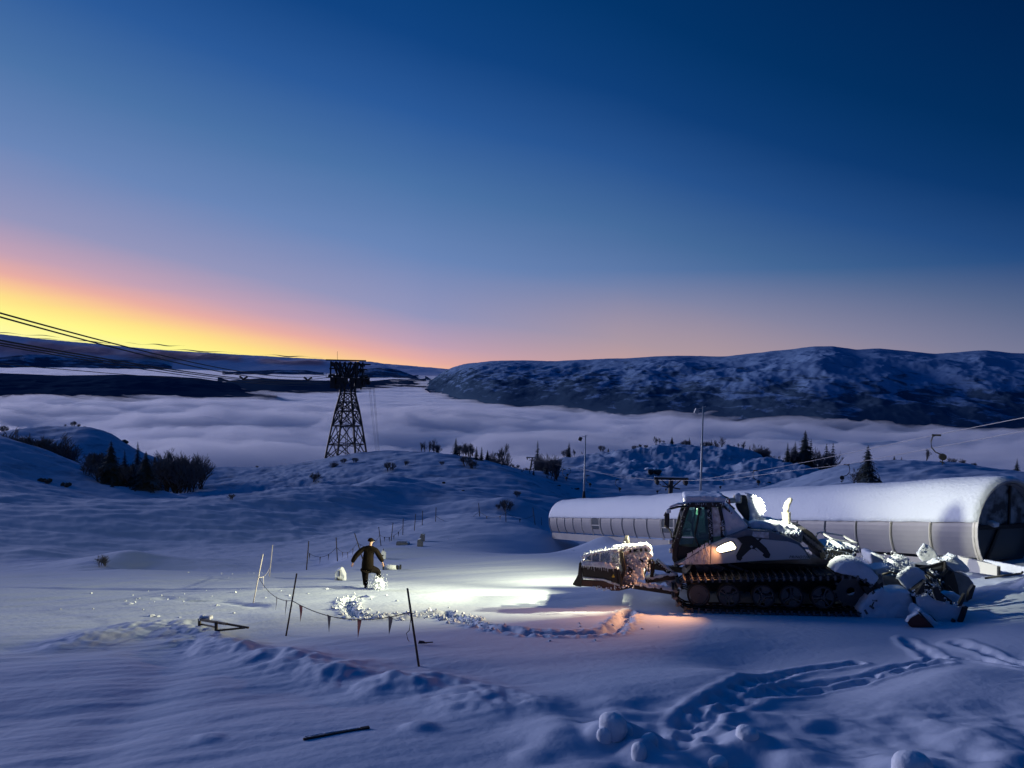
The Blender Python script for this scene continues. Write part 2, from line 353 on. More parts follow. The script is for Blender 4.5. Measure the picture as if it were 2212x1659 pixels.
def Hh(X, Y):
    X = np.asarray(X, float); Y = np.asarray(Y, float)
    z = zpad(X, Y)
    near = 1-sstep(55, 90, Y)
    lx = (X-GO.x)*gf.x+(Y-GO.y)*gf.y; ly = (X-GO.x)*gl.x+(Y-GO.y)*gl.y
    off = 1-np.exp(-((np.abs(lx+1.6)/6.6)**4+(np.abs(ly)/4.0)**4))      # undisturbed by the machine
    # wind drifts on the plateau: long low waves, stronger near the camera and on the left
    a1 = .9*X+.45*Y; a2 = -.45*X+.9*Y
    z = z+near*off*(.09*fbm(a1*.07, a2*.22, 3, 3)+.022*fbm(a1*.35, a2*1.3, 5, 3)*(.3+.7*sstep(2, -6, X)+.3*sstep(17, 12, Y)))
    # crust and sastrugi on the far slopes
    far = sstep(48, 95, Y)*(1-sstep(260, 400, Y))
    rid = 1-np.abs(fbm(X*.055, Y*.16, 11, 4))*1.7
    z = z+far*(.45*fbm(X*.03, Y*.03, 8, 4)+.36*(rid-.6)+.12*fbm(X*.3, Y*.9, 13, 3))
    rgh = np.exp(-(((X/Y+.30)/.14)**2+((np.log(Y)-4.95)/.33)**2)) + np.exp(-(((X/Y+.15)/.22)**2+((np.log(Y)-4.35)/.16)**2))*.35
    z = z+rgh*.30*(.3-np.abs(fbm(X*.22, Y*.5, 21, 4))*2)
    hc = sstep(.05, .16, X/Y)*sstep(165, 195, Y)*(1-sstep(250, 300, Y))   # knobbly hill
    z = z+hc*(1.0*fbm(X*.13, Y*.10, 31, 4)+.8*(.4-np.abs(fbm(X*.16+Y*.1, Y*.12, 33, 3))*2))
    mid = sstep(30, 45, Y)*(1-sstep(85, 110, Y))*sstep(-.1, -.2, X/Y)
    z = z+mid*.045*fbm(X*.5, Y*1.1, 41, 4)
    # shovelled edge and its tumbled blocks
    db, sb = seg_dist(X, Y, BERM)
    lum = np.clip(.35+.9*fbm(X*1.3, Y*1.0, 51, 3), 0, 1.2)
    z = z+np.exp(-(db/.75)**2)*(.04+.12*lum)-np.exp(-((db-1.3)/.6)**2)*.05
    dd_, _ = seg_dist(X, Y, DITCH); z = z-.07*np.exp(-(dd_/.6)**2)
    for tr, w_, dp in ((TR1, .13, .13), (TR2, .13, .12), (TR3, .11, .12), (TR4, .12, .10), (TR5, .12, .10)):
        d1, s1 = seg_dist(X, Y, tr); d1 = d1+.06*pn(X*2, Y*2, 61)
        step = sstep(-.5, .35, np.sin(s1*2*math.pi/.62+X))
        z = z-dp*np.exp(-(d1/w_)**4)*(.35+.65*step)+.035*np.exp(-((d1-.26)/.10)**2)
    d1, s1 = seg_dist(X, Y, KICK); wob = d1+.10*pn(X*3, Y*3, 63)
    z = z-.14*np.exp(-(wob/.17)**4)+.05*np.exp(-((d1-.32)/.14)**2)*(.5+fbm(X*5, Y*5, 64, 2))
    d1, _ = seg_dist(X, Y, GROOVE); z = z-.10*np.exp(-(d1/.3)**2)*(.5+.8*fbm(X*.8, Y*2, 66, 2))
    for x_, y_, r_, h_ in LW:
        m = np.hypot(X-x_, (Y-y_))
        z = z+h_*np.exp(-(m/(r_*1.2))**3) if r_ < .5 else z+h_*np.exp(-(m/r_)**2.6)
    # churned foreground at the right
    ch = sstep(12.8, 11.2, Y)*sstep(.6, 1.6, X)
    z = z+ch*(.11*fbm(X*.7, Y*.9, 71, 3)-.10)
    # heap at the mouth of the tunnel and the cleared strip in front of it
    z = z+.35*np.exp(-(((X-16.2)/1.8)**2+((Y-22.2)/1.1)**2))*(1+.5*fbm(X*1.5, Y*1.5, 81, 3))
    return z
def G(px, py):
    x, y = hit(px, py, zpad); return Vector((x, y, float(Hh(x, y))))
def GZ(x, y): return float(Hh(x, y))

def grid_mesh(name, us, Ys, zf, m, kind='structure', xyf=None):
    U, V = np.meshgrid(us, Ys); X = U*V; Y = V
    if xyf: X, Y, Z = xyf(U, V)
    else: Z = zf(X, Y)
    nr, nc = U.shape
    co = np.stack([X, Y, Z], -1).reshape(-1, 3).astype(np.float32)
    i = np.arange(nr-1)[:, None]*nc+np.arange(nc-1)[None]; q = np.stack([i, i+1, i+nc+1, i+nc], -1).reshape(-1, 4).astype(np.int32)
    me = bpy.data.meshes.new(name); me.vertices.add(len(co)); me.vertices.foreach_set('co', co.ravel())
    me.loops.add(q.size); me.loops.foreach_set('vertex_index', q.ravel())
    me.polygons.add(len(q)); me.polygons.foreach_set('loop_start', np.arange(0, q.size, 4, dtype=np.int32))
    me.update(calc_edges=True); me.polygons.foreach_set('use_smooth', np.ones(len(q), bool)); me.materials.append(m)
    o = bpy.data.objects.new(name, me); C.objects.link(o); o['kind'] = kind
    return o
def rows(*seg):
    r = []
    for a, b, f in seg: r += list(np.exp(np.arange(math.log(a), math.log(b), f)))
    return np.array(r+[seg[-1][1]])
us = np.unique(np.r_[np.linspace(-2.4, -.8, 60), np.linspace(-.8, .8, 860), np.linspace(.8, 2.4, 60)])
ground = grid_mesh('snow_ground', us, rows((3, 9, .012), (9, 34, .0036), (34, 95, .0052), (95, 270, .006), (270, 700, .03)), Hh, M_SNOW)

# ------------------------------------------------------------------ sea of fog, mountains
FZ = -222.
def fogz(X, Y):
    a = 1-.80*sstep(2300, 4000, Y)-.13*sstep(5000, 9000, Y)
    w = fbm(X/760+.35*pn(X/900, Y/700, 9), Y/400, 91, 3, .45)
    w2 = pn(X/520+3, Y/210+.4*pn(X/500, Y/500, 10), 95)
    return FZ+a*(52*w+26*w2+42*pn(X/330+.3*pn(X/200, Y/200, 99), Y/120, 98)+15*pn(X/130, Y/60, 96))-34
fog = grid_mesh('fog_sea', np.linspace(-1.9, 1.9, 620), rows((430, 900, .02), (900, 10000, .0042), (10000, 60000, .015)), fogz, M_FOG)
fog['kind'] = 'structure'
def mountain(name, top, base, depth_k, m, nv=110, du=3.0, zamp=30, rough=1.0, seed=0, backk=1.5, topn=1.0, Yfix=None, prof=.75, smooth_base=0):
    """a range whose skyline and fog line pass through the given image points, at the distance the fog line gives"""
    px = np.arange(top[0][0], top[-1][0]+.1, du); ty = np.interp(px, *zip(*top)); by = np.interp(px, *zip(*base))
    def smo(v, n):
        k = np.hanning(n); k /= k.sum(); return np.convolve(np.r_[np.full(n, v[0]), v, np.full(n, v[-1])], k, 'same')[n:-n]
    by = smo(by, max(5, int(70/du)) | 1); ty = smo(ty, max(3, int(16/du)) | 1)
    pts = []
    vs = np.r_[np.linspace(-.25, 1, nv), np.linspace(1.04, 1.8, 12)]
    X = np.zeros((len(vs), len(px))); Y = X.copy(); Z = X.copy(); VV = np.repeat(vs[:, None], len(px), 1)
    for j in range(len(px)):
        dB = FW+((px[j]-CX)/FPX)*RT+((CY-by[j])/FPX)*UP; dT = FW+((px[j]-CX)/FPX)*RT+((CY-ty[j])/FPX)*UP
        yb = Yfix if Yfix else (FZ-CAMZ)/(dB[2]/dB[1]); yt = yb*depth_k
        u0 = dB[0]/dB[1]; u1 = dT[0]/dT[1]; zt = CAMZ+dT[2]/dT[1]*yt; zb = CAMZ+dB[2]/dB[1]*yb if Yfix else FZ
        for i, v in enumerate(vs):
            if v <= 1:
                yy = yb+(yt-yb)*v; uu = u0+(u1-u0)*max(v, 0); s = v if v < 0 else v**prof
                zz = zb+(zt-zb)*s
            else:
                yy = yt+(yt-yb)*(v-1)*1.5; uu = u1; zz = zt-(zt-zb)*((v-1)/.8)**1.3*1.6
            X[i, j] = uu*yy; Y[i, j] = yy; Z[i, j] = zz
    env = np.clip(VV, 0, 1)*np.clip(1.02-VV, 0, 1)*4
    sc = 700.*rough
    nzz = fbm(X/sc, Y/sc, seed, 6, .55); rd = 1-np.abs(fbm(X/sc*1.7+5, Y/sc*1.2, seed+40, 5, .5))*2
    Z += np.clip(env, 0, 1)*zamp*(nzz+.5*rd) + topn*zamp*.06*fbm(X/180, Y/180, seed+70, 4)
    o = grid_mesh(name, px, vs, None, m, xyf=lambda U, V: (X, Y, Z))
    return o
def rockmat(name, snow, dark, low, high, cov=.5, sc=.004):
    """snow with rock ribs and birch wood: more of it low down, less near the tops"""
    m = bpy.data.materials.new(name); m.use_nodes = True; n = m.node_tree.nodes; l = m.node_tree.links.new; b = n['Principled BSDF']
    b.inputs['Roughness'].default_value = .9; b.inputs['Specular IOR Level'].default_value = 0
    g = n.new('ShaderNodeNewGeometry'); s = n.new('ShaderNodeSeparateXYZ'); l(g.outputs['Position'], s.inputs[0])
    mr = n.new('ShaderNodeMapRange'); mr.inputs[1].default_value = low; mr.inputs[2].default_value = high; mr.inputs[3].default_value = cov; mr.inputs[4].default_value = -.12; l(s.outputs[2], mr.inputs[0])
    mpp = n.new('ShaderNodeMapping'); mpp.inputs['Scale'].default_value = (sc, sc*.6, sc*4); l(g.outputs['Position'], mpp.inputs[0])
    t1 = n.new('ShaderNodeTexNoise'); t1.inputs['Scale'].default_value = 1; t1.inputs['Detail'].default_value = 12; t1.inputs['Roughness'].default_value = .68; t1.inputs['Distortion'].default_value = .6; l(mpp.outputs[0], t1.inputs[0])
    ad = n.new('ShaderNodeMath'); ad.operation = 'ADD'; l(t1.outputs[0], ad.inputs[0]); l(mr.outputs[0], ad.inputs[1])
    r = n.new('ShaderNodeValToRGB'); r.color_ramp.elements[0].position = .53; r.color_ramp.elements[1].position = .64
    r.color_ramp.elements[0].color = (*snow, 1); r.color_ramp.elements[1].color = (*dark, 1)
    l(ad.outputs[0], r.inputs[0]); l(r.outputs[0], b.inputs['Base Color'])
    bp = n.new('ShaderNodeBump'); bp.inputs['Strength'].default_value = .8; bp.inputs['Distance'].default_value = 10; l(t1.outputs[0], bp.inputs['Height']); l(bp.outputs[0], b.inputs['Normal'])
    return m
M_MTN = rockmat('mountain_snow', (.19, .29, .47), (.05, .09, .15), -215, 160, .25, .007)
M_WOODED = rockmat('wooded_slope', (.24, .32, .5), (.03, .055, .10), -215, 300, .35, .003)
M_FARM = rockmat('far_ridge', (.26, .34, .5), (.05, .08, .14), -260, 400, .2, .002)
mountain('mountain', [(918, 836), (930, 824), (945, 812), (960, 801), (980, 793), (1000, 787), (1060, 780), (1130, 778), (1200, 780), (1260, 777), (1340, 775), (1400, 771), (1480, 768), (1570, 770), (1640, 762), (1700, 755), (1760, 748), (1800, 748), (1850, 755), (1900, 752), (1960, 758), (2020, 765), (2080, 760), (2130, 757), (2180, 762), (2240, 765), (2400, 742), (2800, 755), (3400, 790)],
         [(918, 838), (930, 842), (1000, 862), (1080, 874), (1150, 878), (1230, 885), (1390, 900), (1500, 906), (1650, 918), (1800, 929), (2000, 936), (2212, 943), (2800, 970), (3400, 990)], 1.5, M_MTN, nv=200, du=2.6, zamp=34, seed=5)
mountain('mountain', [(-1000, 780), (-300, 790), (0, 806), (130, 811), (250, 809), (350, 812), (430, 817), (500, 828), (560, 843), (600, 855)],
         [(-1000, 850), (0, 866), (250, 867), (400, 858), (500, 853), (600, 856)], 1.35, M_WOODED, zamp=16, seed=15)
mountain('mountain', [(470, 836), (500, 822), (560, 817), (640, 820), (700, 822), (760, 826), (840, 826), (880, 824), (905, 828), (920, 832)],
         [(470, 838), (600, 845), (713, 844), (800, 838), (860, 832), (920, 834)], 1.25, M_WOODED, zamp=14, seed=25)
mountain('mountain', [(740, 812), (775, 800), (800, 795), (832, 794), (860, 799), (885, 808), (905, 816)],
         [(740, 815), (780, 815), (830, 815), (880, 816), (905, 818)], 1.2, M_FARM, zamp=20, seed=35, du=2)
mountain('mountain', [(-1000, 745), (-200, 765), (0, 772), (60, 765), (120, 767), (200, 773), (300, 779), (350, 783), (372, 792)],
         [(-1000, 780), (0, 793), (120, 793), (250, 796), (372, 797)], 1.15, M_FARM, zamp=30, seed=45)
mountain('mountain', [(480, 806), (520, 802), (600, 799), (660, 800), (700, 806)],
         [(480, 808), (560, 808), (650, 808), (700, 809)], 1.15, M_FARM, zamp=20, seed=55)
M_BANK = mat('cloud_bank', (.85, .84, .92), 1.0, spec=0, noise=.5, nscale=.0002, col2=(.62, .64, .78), aniso=(1, 1, 14))
nb_ = M_BANK.node_tree; tl_ = nb_.nodes.new('ShaderNodeBsdfTranslucent'); tl_.inputs[0].default_value = (.6, .6, .8, 1); ms_ = nb_.nodes.new('ShaderNodeMixShader'); ms_.inputs[0].default_value = .35
nb_.links.new(nb_.nodes['Principled BSDF'].outputs[0], ms_.inputs[1]); nb_.links.new(tl_.outputs[0], ms_.inputs[2]); nb_.links.new(ms_.outputs[0], nb_.nodes['Material Output'].inputs['Surface'])
cb = mountain('cloud_bank', [(-1500, 640), (-600, 690), (0, 722), (100, 733), (200, 742), (340, 755), (500, 765), (700, 776), (850, 787), (960, 797), (1060, 799), (1150, 802)],
         [(-1500, 760), (-600, 775), (0, 793), (300, 798), (500, 801), (700, 804), (850, 804), (960, 808), (1060, 812), (1150, 814)], 1.12, M_BANK, zamp=90, rough=5, seed=65, Yfix=27000, nv=60, du=4, topn=1.2)
M_WISP = mat('cloud_wisp', (.42, .34, .42), 1.0, spec=0)
for k_, (a_, b_, y0_, y1_, Yw) in enumerate([(-40, 130, 716, 728, 28500), (60, 260, 730, 742, 29000), (270, 400, 741, 748, 28700), (330, 520, 753, 763, 29300), (560, 700, 766, 773, 28900)]):
    mb = MB(); n0 = 26; vs = []; 
    for i in range(n0+1):
        s_ = i/n0; px_ = a_+(b_-a_)*s_; th = (.6+.5*math.sin(9*s_+k_))*math.sin(math.pi*s_)+.05; yc = y0_+(y1_-y0_)*s_+1.2*math.sin(14*s_+k_*2)
        for dy_, dY in ((-th, 0), (0, -700), (th, 0), (0, 700)): vs.append(P(px_, yc+dy_, Yw+dY))
    fs = [(i*4+j, i*4+(j+1) % 4, i*4+4+(j+1) % 4, i*4+4+j) for i in range(n0) for j in range(4)]
    mb.add(vs, fs).build('cloud', M_WISP, smooth=True, kind='structure')

# the loose upper layer of the fog: a real thin volume over the dense surface
M_MIST = bpy.data.materials.new('mist'); M_MIST.use_nodes = True; n = M_MIST.node_tree.nodes; n.clear()
vo = n.new('ShaderNodeVolumePrincipled'); vo.inputs['Color'].default_value = (.93, .93, 1, 1); vo.inputs['Density'].default_value = 0.010; vo.inputs['Anisotropy'].default_value = .25
mo = n.new('ShaderNodeOutputMaterial'); M_MIST.node_tree.links.new(vo.outputs[0], mo.inputs['Volume'])
mu = np.linspace(-1.8, 1.8, 420); mY = rows((700, 9000, .0085), (9000, 22000, .02))
U, V = np.meshgrid(mu, mY); X = U*V; Y = V
a_ = 1-.70*sstep(2600, 5500, Y)
puff = np.abs(fbm(X/420+.4*pn(X/600, Y/600, 201), Y/260, 203, 5, .5))
Zt = FZ-20+a_*(50*(1-1.6*puff)+34*fbm(X/900, Y/420, 205, 3, .45)+26)
Zb = np.full_like(Zt, FZ-230.)
nr, nc = U.shape; co = np.concatenate([np.stack([X, Y, Zt], -1).reshape(-1, 3), np.stack([X, Y, Zb], -1).reshape(-1, 3)]); K_ = nr*nc
i = np.arange(nr-1)[:, None]*nc+np.arange(nc-1)[None]; q = np.stack([i, i+1, i+nc+1, i+nc], -1).reshape(-1, 4)
fs = [q, q[:, ::-1]+K_]
for e_ in (np.arange(nc), (nr-1)*nc+np.arange(nc)[::-1], np.arange(nr)[::-1]*nc, np.arange(nr)*nc+nc-1):
    fs.append(np.stack([e_[1:], e_[:-1], e_[:-1]+K_, e_[1:]+K_], -1))
q = np.concatenate(fs).astype(np.int32)
me = bpy.data.meshes.new('mist'); me.vertices.add(len(co)); me.vertices.foreach_set('co', co.astype(np.float32).ravel()); me.loops.add(q.size); me.loops.foreach_set('vertex_index', q.ravel()); me.polygons.add(len(q)); me.polygons.foreach_set('loop_start', np.arange(0, q.size, 4, dtype=np.int32)); me.update(calc_edges=True)
me.materials.append(M_MIST); o = bpy.data.objects.new('mist', me); C.objects.link(o); o['kind'] = 'stuff'
SC.cycles.volume_bounces = 3
# ------------------------------------------------------------------ cableway tower and its ropes
def place(px, Y, dz=0):
    x = (px-CX)/FPX*Y; return Vector((x, Y, GZ(x, Y)+dz))
TY = 196.0
tb = Vector(P(748, 990, TY)); tb.z = min(tb.z, GZ(tb.x, TY)+.4)
TW = empty('cableway_tower', tb, 'tall dark lattice steel cableway tower standing on the snowy ridge', 'tower', rz=math.radians(-14))
mpx = TY/FPX
def rect(z, w, dxy=None):
    h = w/2; return [Vector((-h, -h*.8, z)), Vector((h, -h*.8, z)), Vector((h, h*.8, z)), Vector((-h, h*.8, z))]
lv = [(-1.2, 8.9), (0, 8.5), (3.6, 7.5), (8.4, 6.1), (12.2, 4.9), (14.6, 3.9), (16.8, 3.0), (20.8, 2.9)]
R_ = [rect(z, w) for z, w in lv]
for k in range(4):
    mb = MB()
    for a, b_ in zip(R_[:-1], R_[1:]): mb.bar(a[k], b_[k], .42)
    mb.build('leg', M_STEEL, TW)
mb = MB()
for i in range(1, len(R_)-1):
    a, b_ = R_[i], R_[i+1]
    for k in range(4):
        k2 = (k+1) % 4
        mb.bar(a[k], a[k2], .2); m_ = (a[k]+a[k2])/2; mt = (b_[k]+b_[k2])/2
        if i in (1, 2, 3, 4): mb.bar(a[k], mt, .2); mb.bar(a[k2], mt, .2); mb.bar(mt, b_[k], .2)
        if i in (1, 2): mb.bar(m_, (a[k]+b_[k])/2, .16); mb.bar(m_, (a[k2]+b_[k2])/2, .16)
        else: mb.bar(a[k], b_[k2], .17); mb.bar(a[k2], b_[k], .17)
    if i in (2, 3, 4): mb.bar(a[0], a[2], .15)
mb.build('bracing', M_STEEL, TW)
mb = MB(); mb.bar((-.35, 0, 0), (-.25, 0, 17), .1); mb.bar((.25, 0, 0), (.35, 0, 17), .1)
for k in range(42): mb.bar((-.32, 0, .4*k+.3), (.32, 0, .4*k+.3), .06)
mb.build('ladder', M_STEEL, TW)
mb = MB(); mb.box((0, 0, 20.8), (10.3, 4.4, .22))
for s in (-1, 1):
    for k in range(8): mb.bar((-5.1+k*1.45, s*2.15, 20.8), (-5.1+k*1.45, s*2.15, 21.9), .07)
    mb.bar((-5.1, s*2.15, 21.9), (5.1, s*2.15, 21.9), .08)
mb.build('platform', M_STEEL, TW)
mb = MB()
mb.box((-3.5, 0, 19.4), (1.3, 3.6, 2.8)); mb.box((3.4, .4, 19.6), (1.2, 3.4, 2.2)); mb.box((-1.6, 0, 19.9), (1.8, 3, 1.6)); mb.box((1.9, 0, 20.2), (1.6, 3, 1))
mb.bar((-4.4, 0, 20.7), (-3, 0, 17.8), .5); mb.bar((4.6, 0, 20.7), (3.6, 0, 17.9), .3); mb.bar((1.4, -1, 18.2), (4.2, -1, 18.4), .3); mb.bar((1.4, 0, 18.2), (4.0, 0, 20.4), .2)
mb.build('machinery_housing', M_STEEL, TW)
for s_, nm in ((-1, 1), (1, 1)):
    mb = MB(); c_ = Vector((s_*4.5, 0, 18.9))
    pts = [c_+Vector((0, 2.6*math.cos(a), 2.6*math.sin(a))) for a in np.linspace(.1, 2.2, 14)]
    for p, q in zip(pts[:-1], pts[1:]): mb.bar(p, q, .8 if s_ < 0 else 1.0, .45)
    mb.build('cable_saddle', M_STEEL, TW)
mb = MB()
for x_ in (-4.1, -1.6, 1.3, 3.3):
    mb.bar((x_, -1.8, 20.9), (x_*1.02, -1.4, 25), .34); mb.bar((x_, 1.8, 20.9), (x_*1.02, 1.4, 25), .3)
for a, b_ in ((-3.8, -2.0), (-1.8, -.1), (1.6, .2), (3.5, 1.7), (-3.1, -1.2), (2.6, .6), (-.4, -1.5)):
    mb.bar((b_, -1.5, 21), (a, -1.3, 24.8), .36); mb.bar((b_-.2, 1.5, 21), (a, 1.3, 24.8), .3)
mb.box((-3.9, 0, 24.1), (1.2, 1.0, .9)); mb.box((3.9, 0, 24.2), (1.1, 1, .8)); mb.box((3.9, 0, 22.6), (.9, 1, .8))
mb.build('head_frame', M_STEEL, TW)
for z_, w_, y_ in ((25.3, 11.0, -1.7), (24.4, 10.6, 1.5), (23.1, 10.4, -.2)):
    MB().box((0.1, y_, z_), (w_, .6, .36)).build('crossbeam', M_STEEL, TW)
MB().bar((-3.1, 0, 25.3), (-3.2, 0, 27.6), .06).build('antenna', M_STEEL, TW)
TWp = lambda px, py: Vector(P(px, py, TY))
def rope(name, a, b, sag, r, label, cat, group=None, n=40, m=M_CABLE):
    a = Vector(a); b = Vector(b)
    pts = [a.lerp(b, i/n)-Vector((0, 0, 4*sag*(i/n)*(1-i/n))) for i in range(n+1)]
    MB().tube(pts, r, 5).build(name, m, label=label, cat=cat, group=group, smooth=True)
    return lambda t: a.lerp(b, t)-Vector((0, 0, 4*sag*t*(1-t)))
def ext(a, b, k):          # carry a rope on past the frame's edge
    a = Vector(a); b = Vector(b); return a+(a-b)*k
CG = 'ropes between the cableway tower and the station'
for (p0, Y0, p1, sg, r, lb) in [((0, 676), 44, (716, 808), 2.3, .045, 'uppermost of the two black track ropes crossing the sunset to the tower'),
        ((0, 684.5), 44, (718, 812), 2.5, .045, 'lower of the two black track ropes crossing the sunset to the tower'),
        ((0, 735), 44, (716, 821), 1.5, .045, 'upper black rope of the middle trio passing below the cloud bank'),
        ((0, 741), 44, (718, 823), 1.5, .04, 'middle black rope of the trio passing below the cloud bank'),
        ((0, 746), 44, (719, 826), 1.6, .03, 'lower black rope of the trio passing below the cloud bank'),
        ((0, 786), 44, (720, 824), .9, .022, 'thin lowest haul rope running to the cableway tower')]:
    a = Vector(P(*p0, Y0)); b_ = TWp(*p1)
    k_ = .12; t0 = k_/(1+k_); a2 = ext(a, b_, k_); a2.z += 4*sg*1.1*t0
    rope('cable', a2, b_, sg*1.1, r*1.25, lb, 'cable', CG)
for k_, (x0, y0, x1, y1) in enumerate([(727, 836, 756, 985), (731, 836, 761, 985), (741, 838, 776, 985), (797, 838, 815, 985), (800, 838, 817.5, 985), (806, 836, 820, 985), (808.5, 836, 822, 985)]):
    a = TWp(x0, y0); dx = (x1-x0)/(y1-y0); b_ = Vector(P(x0+dx*(1075-y0), 1075, 520))
    rope('cable', a, b_, 3, .035, ['outermost left rope dropping behind the tower into the valley', 'second rope from the left dropping behind the tower', 'rope dropping through the tower lattice into the valley',
         'innermost of four ropes dropping right of the tower', 'second of four ropes dropping right of the tower', 'third of four ropes dropping right of the tower', 'outermost of four ropes dropping right of the tower'][k_], 'cable', 'ropes dropping into the valley behind the tower')
for px_, py_, Y_, lb in ((526, 816, 96, 'dark V-shaped rope carrier left, hanging on the cables over the fog'), (665, 818, 118, 'dark V-shaped rope carrier nearer the tower, hanging on the cables')):
    p = Vector(P(px_, py_, Y_)); w = 17/FPX*Y_; T_ = empty('rope_carrier', p, lb, 'rope carrier', 'rope carriers')
    mb = MB()
    for s in (-1, 1):
        pts = [Vector((s*w*.5*t, 0, w*.42*(t**.8)-w*.25)) for t in np.linspace(0, 1, 7)]
        for a, b_ in zip(pts[:-1], pts[1:]): mb.bar(a, b_, w*.16, w*.2)
    mb.build('frame', M_STEEL, T_)
    for s in (-1, 1): MB().ring((s*w*.42, -.06, w*.1), 0, w*.12, 0, .12, 12).build('sheave', M_STEEL, T_)

# ------------------------------------------------------------------ drag lift: pylons, ropes, spring boxes with their arms
def pylon(px, ytop, Y, lean, w, label, hang=True):
    top = Vector(P(px, ytop, Y)); k = w/3.4
    g = GZ(top.x, Y); hgt = top.z-g
    t = empty('lift_pylon', (top.x-lean, Y, g), label, 'lift pylon', 'pylons of the drag lift')
    H_ = Vector((lean, 0, hgt))
    mb = MB(); mb.tube([(0, 0, -.8), H_], [.30*k, .22*k], 8); mb.build('mast', M_STEEL, t)
    MB().box(H_+Vector((0, 0, 0)), (w, .24, .2)).build('crossarm', M_STEEL, t)
    mb = MB(); mb.box(H_+Vector((0, 0, .16)), (w, .26, .1)); snowify(mb.build('snow_cap', M_SNOWC, t), .05, .03, .3, 1)
    for s in (-1, 1):
        mb = MB(); c_ = H_+Vector((s*w*.42, 0, -.5*k))
        mb.box(c_+Vector((0, 0, .2*k)), (.34*k, .9*k, .3*k)); mb.bar(c_+Vector((0, 0, .3*k)), c_+Vector((0, 0, .5*k)), .1)
        for dy in (-.35, -.1, .15, .4): mb.ring(c_+Vector((0, dy*k, 0)), 0, .13*k, 0, .1, 10)
        mb.build('roller_battery', M_STEEL, t)
    mb = MB(); mb.bar(H_+Vector((-.9*k, -.1, -.75*k)), H_+Vector((.9*k, -.1, -1.0*k)), .12*k); mb.bar(H_+Vector((-w*.3, 0, -.1)), H_+Vector((-.1, 0, -.9*k)), .1*k); mb.bar(H_+Vector((w*.3, 0, -.1)), H_+Vector((.1, 0, -.9*k)), .1*k); mb.build('brace', M_STEEL, t)
    return t
pylon(1450, 1034, 78, .22, 3.5, 'nearest T-shaped lift pylon, rising behind the tunnel roof')
pylon(1150, 988.5, 225, .9, 3.6, 'middle T-shaped lift pylon leaning behind the domed hill')
pylon(1079, 980.5, 262, .8, 3.4, 'farthest small T-shaped lift pylon among the trees')
LINEA = [P(1070, 982, 262), P(1140, 991, 225), P(1198, 1003, 170), P(1300, 1022, 118), P(1416, 1038, 78), P(1561, 1037, 69), P(1709, 1017, 60), P(1829, 1003, 51), P(2212, 931, 33), P(2500, 870, 26)]
LINEB = [P(1089, 982, 262), P(1162, 991, 225), P(1230, 1006, 165), P(1340, 1032, 100), P(1484, 1040, 78), P(1632, 1018, 64), P(1751, 996, 52), P(2023, 939, 36), P(2212, 902, 29), P(2500, 845, 23)]
for l_, lb in ((LINEA, 'lower pale lift rope rising to the right above the tunnel'), (LINEB, 'upper pale lift rope rising to the right past the big hanger')):
    MB().tube([Vector(p) for p in l_], .016, 5).build('lift_rope', mat('lift_rope_grey', (.30, .30, .34), .5, .4), label=lb, cat='lift rope', group='ropes of the drag lift')
def hanger():
    t = empty('tow_hanger')
    MB().box((0, 0, -.02), (.34, .08, .07)).build('grip', M_STEEL, t)
    pts = [(0.05, 0, 0), (-.14, 0, -.08), (-.20, 0, -.3), (-.17, 0, -.55), (-.02, 0, -.74), (.22, 0, -.84)]
    MB().tube(pts, .028, 6).build('bent_arm', M_STEEL, t, smooth=True)
    mb = MB(); mb.ring((.26, -.11, -.93), 0, .14, 0, .22, 16); mb.build('spring_box', M_STEEL, t)
    mb = MB(); mb.bar((.26, 0, -1.05), (.26, 0, -1.28), .03); mb.bar((.16, 0, -1.12), (.34, 0, -1.2), .05); mb.build('tow_bar', M_STEEL, t)
    return t
h0 = hanger(); first = True
for px_, y0_, y1_, fl, lb in [(1180, 1012, 1026, 1, 'tiny lift hanger nearest the middle pylon'), (1196, 1004, 1018, -1, 'tiny lift hanger highest on the slope beside the middle pylon'), (1219, 1014, 1039, 1, 'small lift hanger, the left of a pair left of the lamp post'),
        (1230, 1012, 1031, -1, 'small lift hanger, the right of a pair left of the lamp post'), (1270, 1027, 1053, 1, 'small lift hanger just right of the left lamp post'), (1334, 1036, 1063, 1, 'lift hanger midway between left lamp post and nearest pylon'),
        (1425, 1046, 1068, -1, 'lift hanger left of the nearest pylon mast'), (1442, 1045, 1062, -1, 'lift hanger right against the nearest pylon mast'), (1561, 1037, 1058, -1, 'lift hanger just right of the tall pale lamp post, over the cab roof'),
        (1632, 1016, 1050, 1, 'lift hanger over the tunnel right of the exhaust pipe'), (1829, 1003, 1044, -1, 'lift hanger left of the large spruce'), (2023, 939, 1004, 1, 'largest and nearest lift hanger, against the fog on the right'),
        (1518-60, 1068, 1075, 1, 'faint lift hanger low behind the tunnel')][:12]:
    Y_ = 1.28*FPX/(y1_-y0_); h = h0 if first else copy_tree(h0); first = False
    h.location = Vector(P(px_, y0_, Y_)); h.scale = (fl, 1, 1); h.rotation_euler = (0, 0, random.uniform(-.4, .4))
    h['label'] = lb; h['category'] = 'lift hanger'; h['group'] = 'hangers of the drag lift'

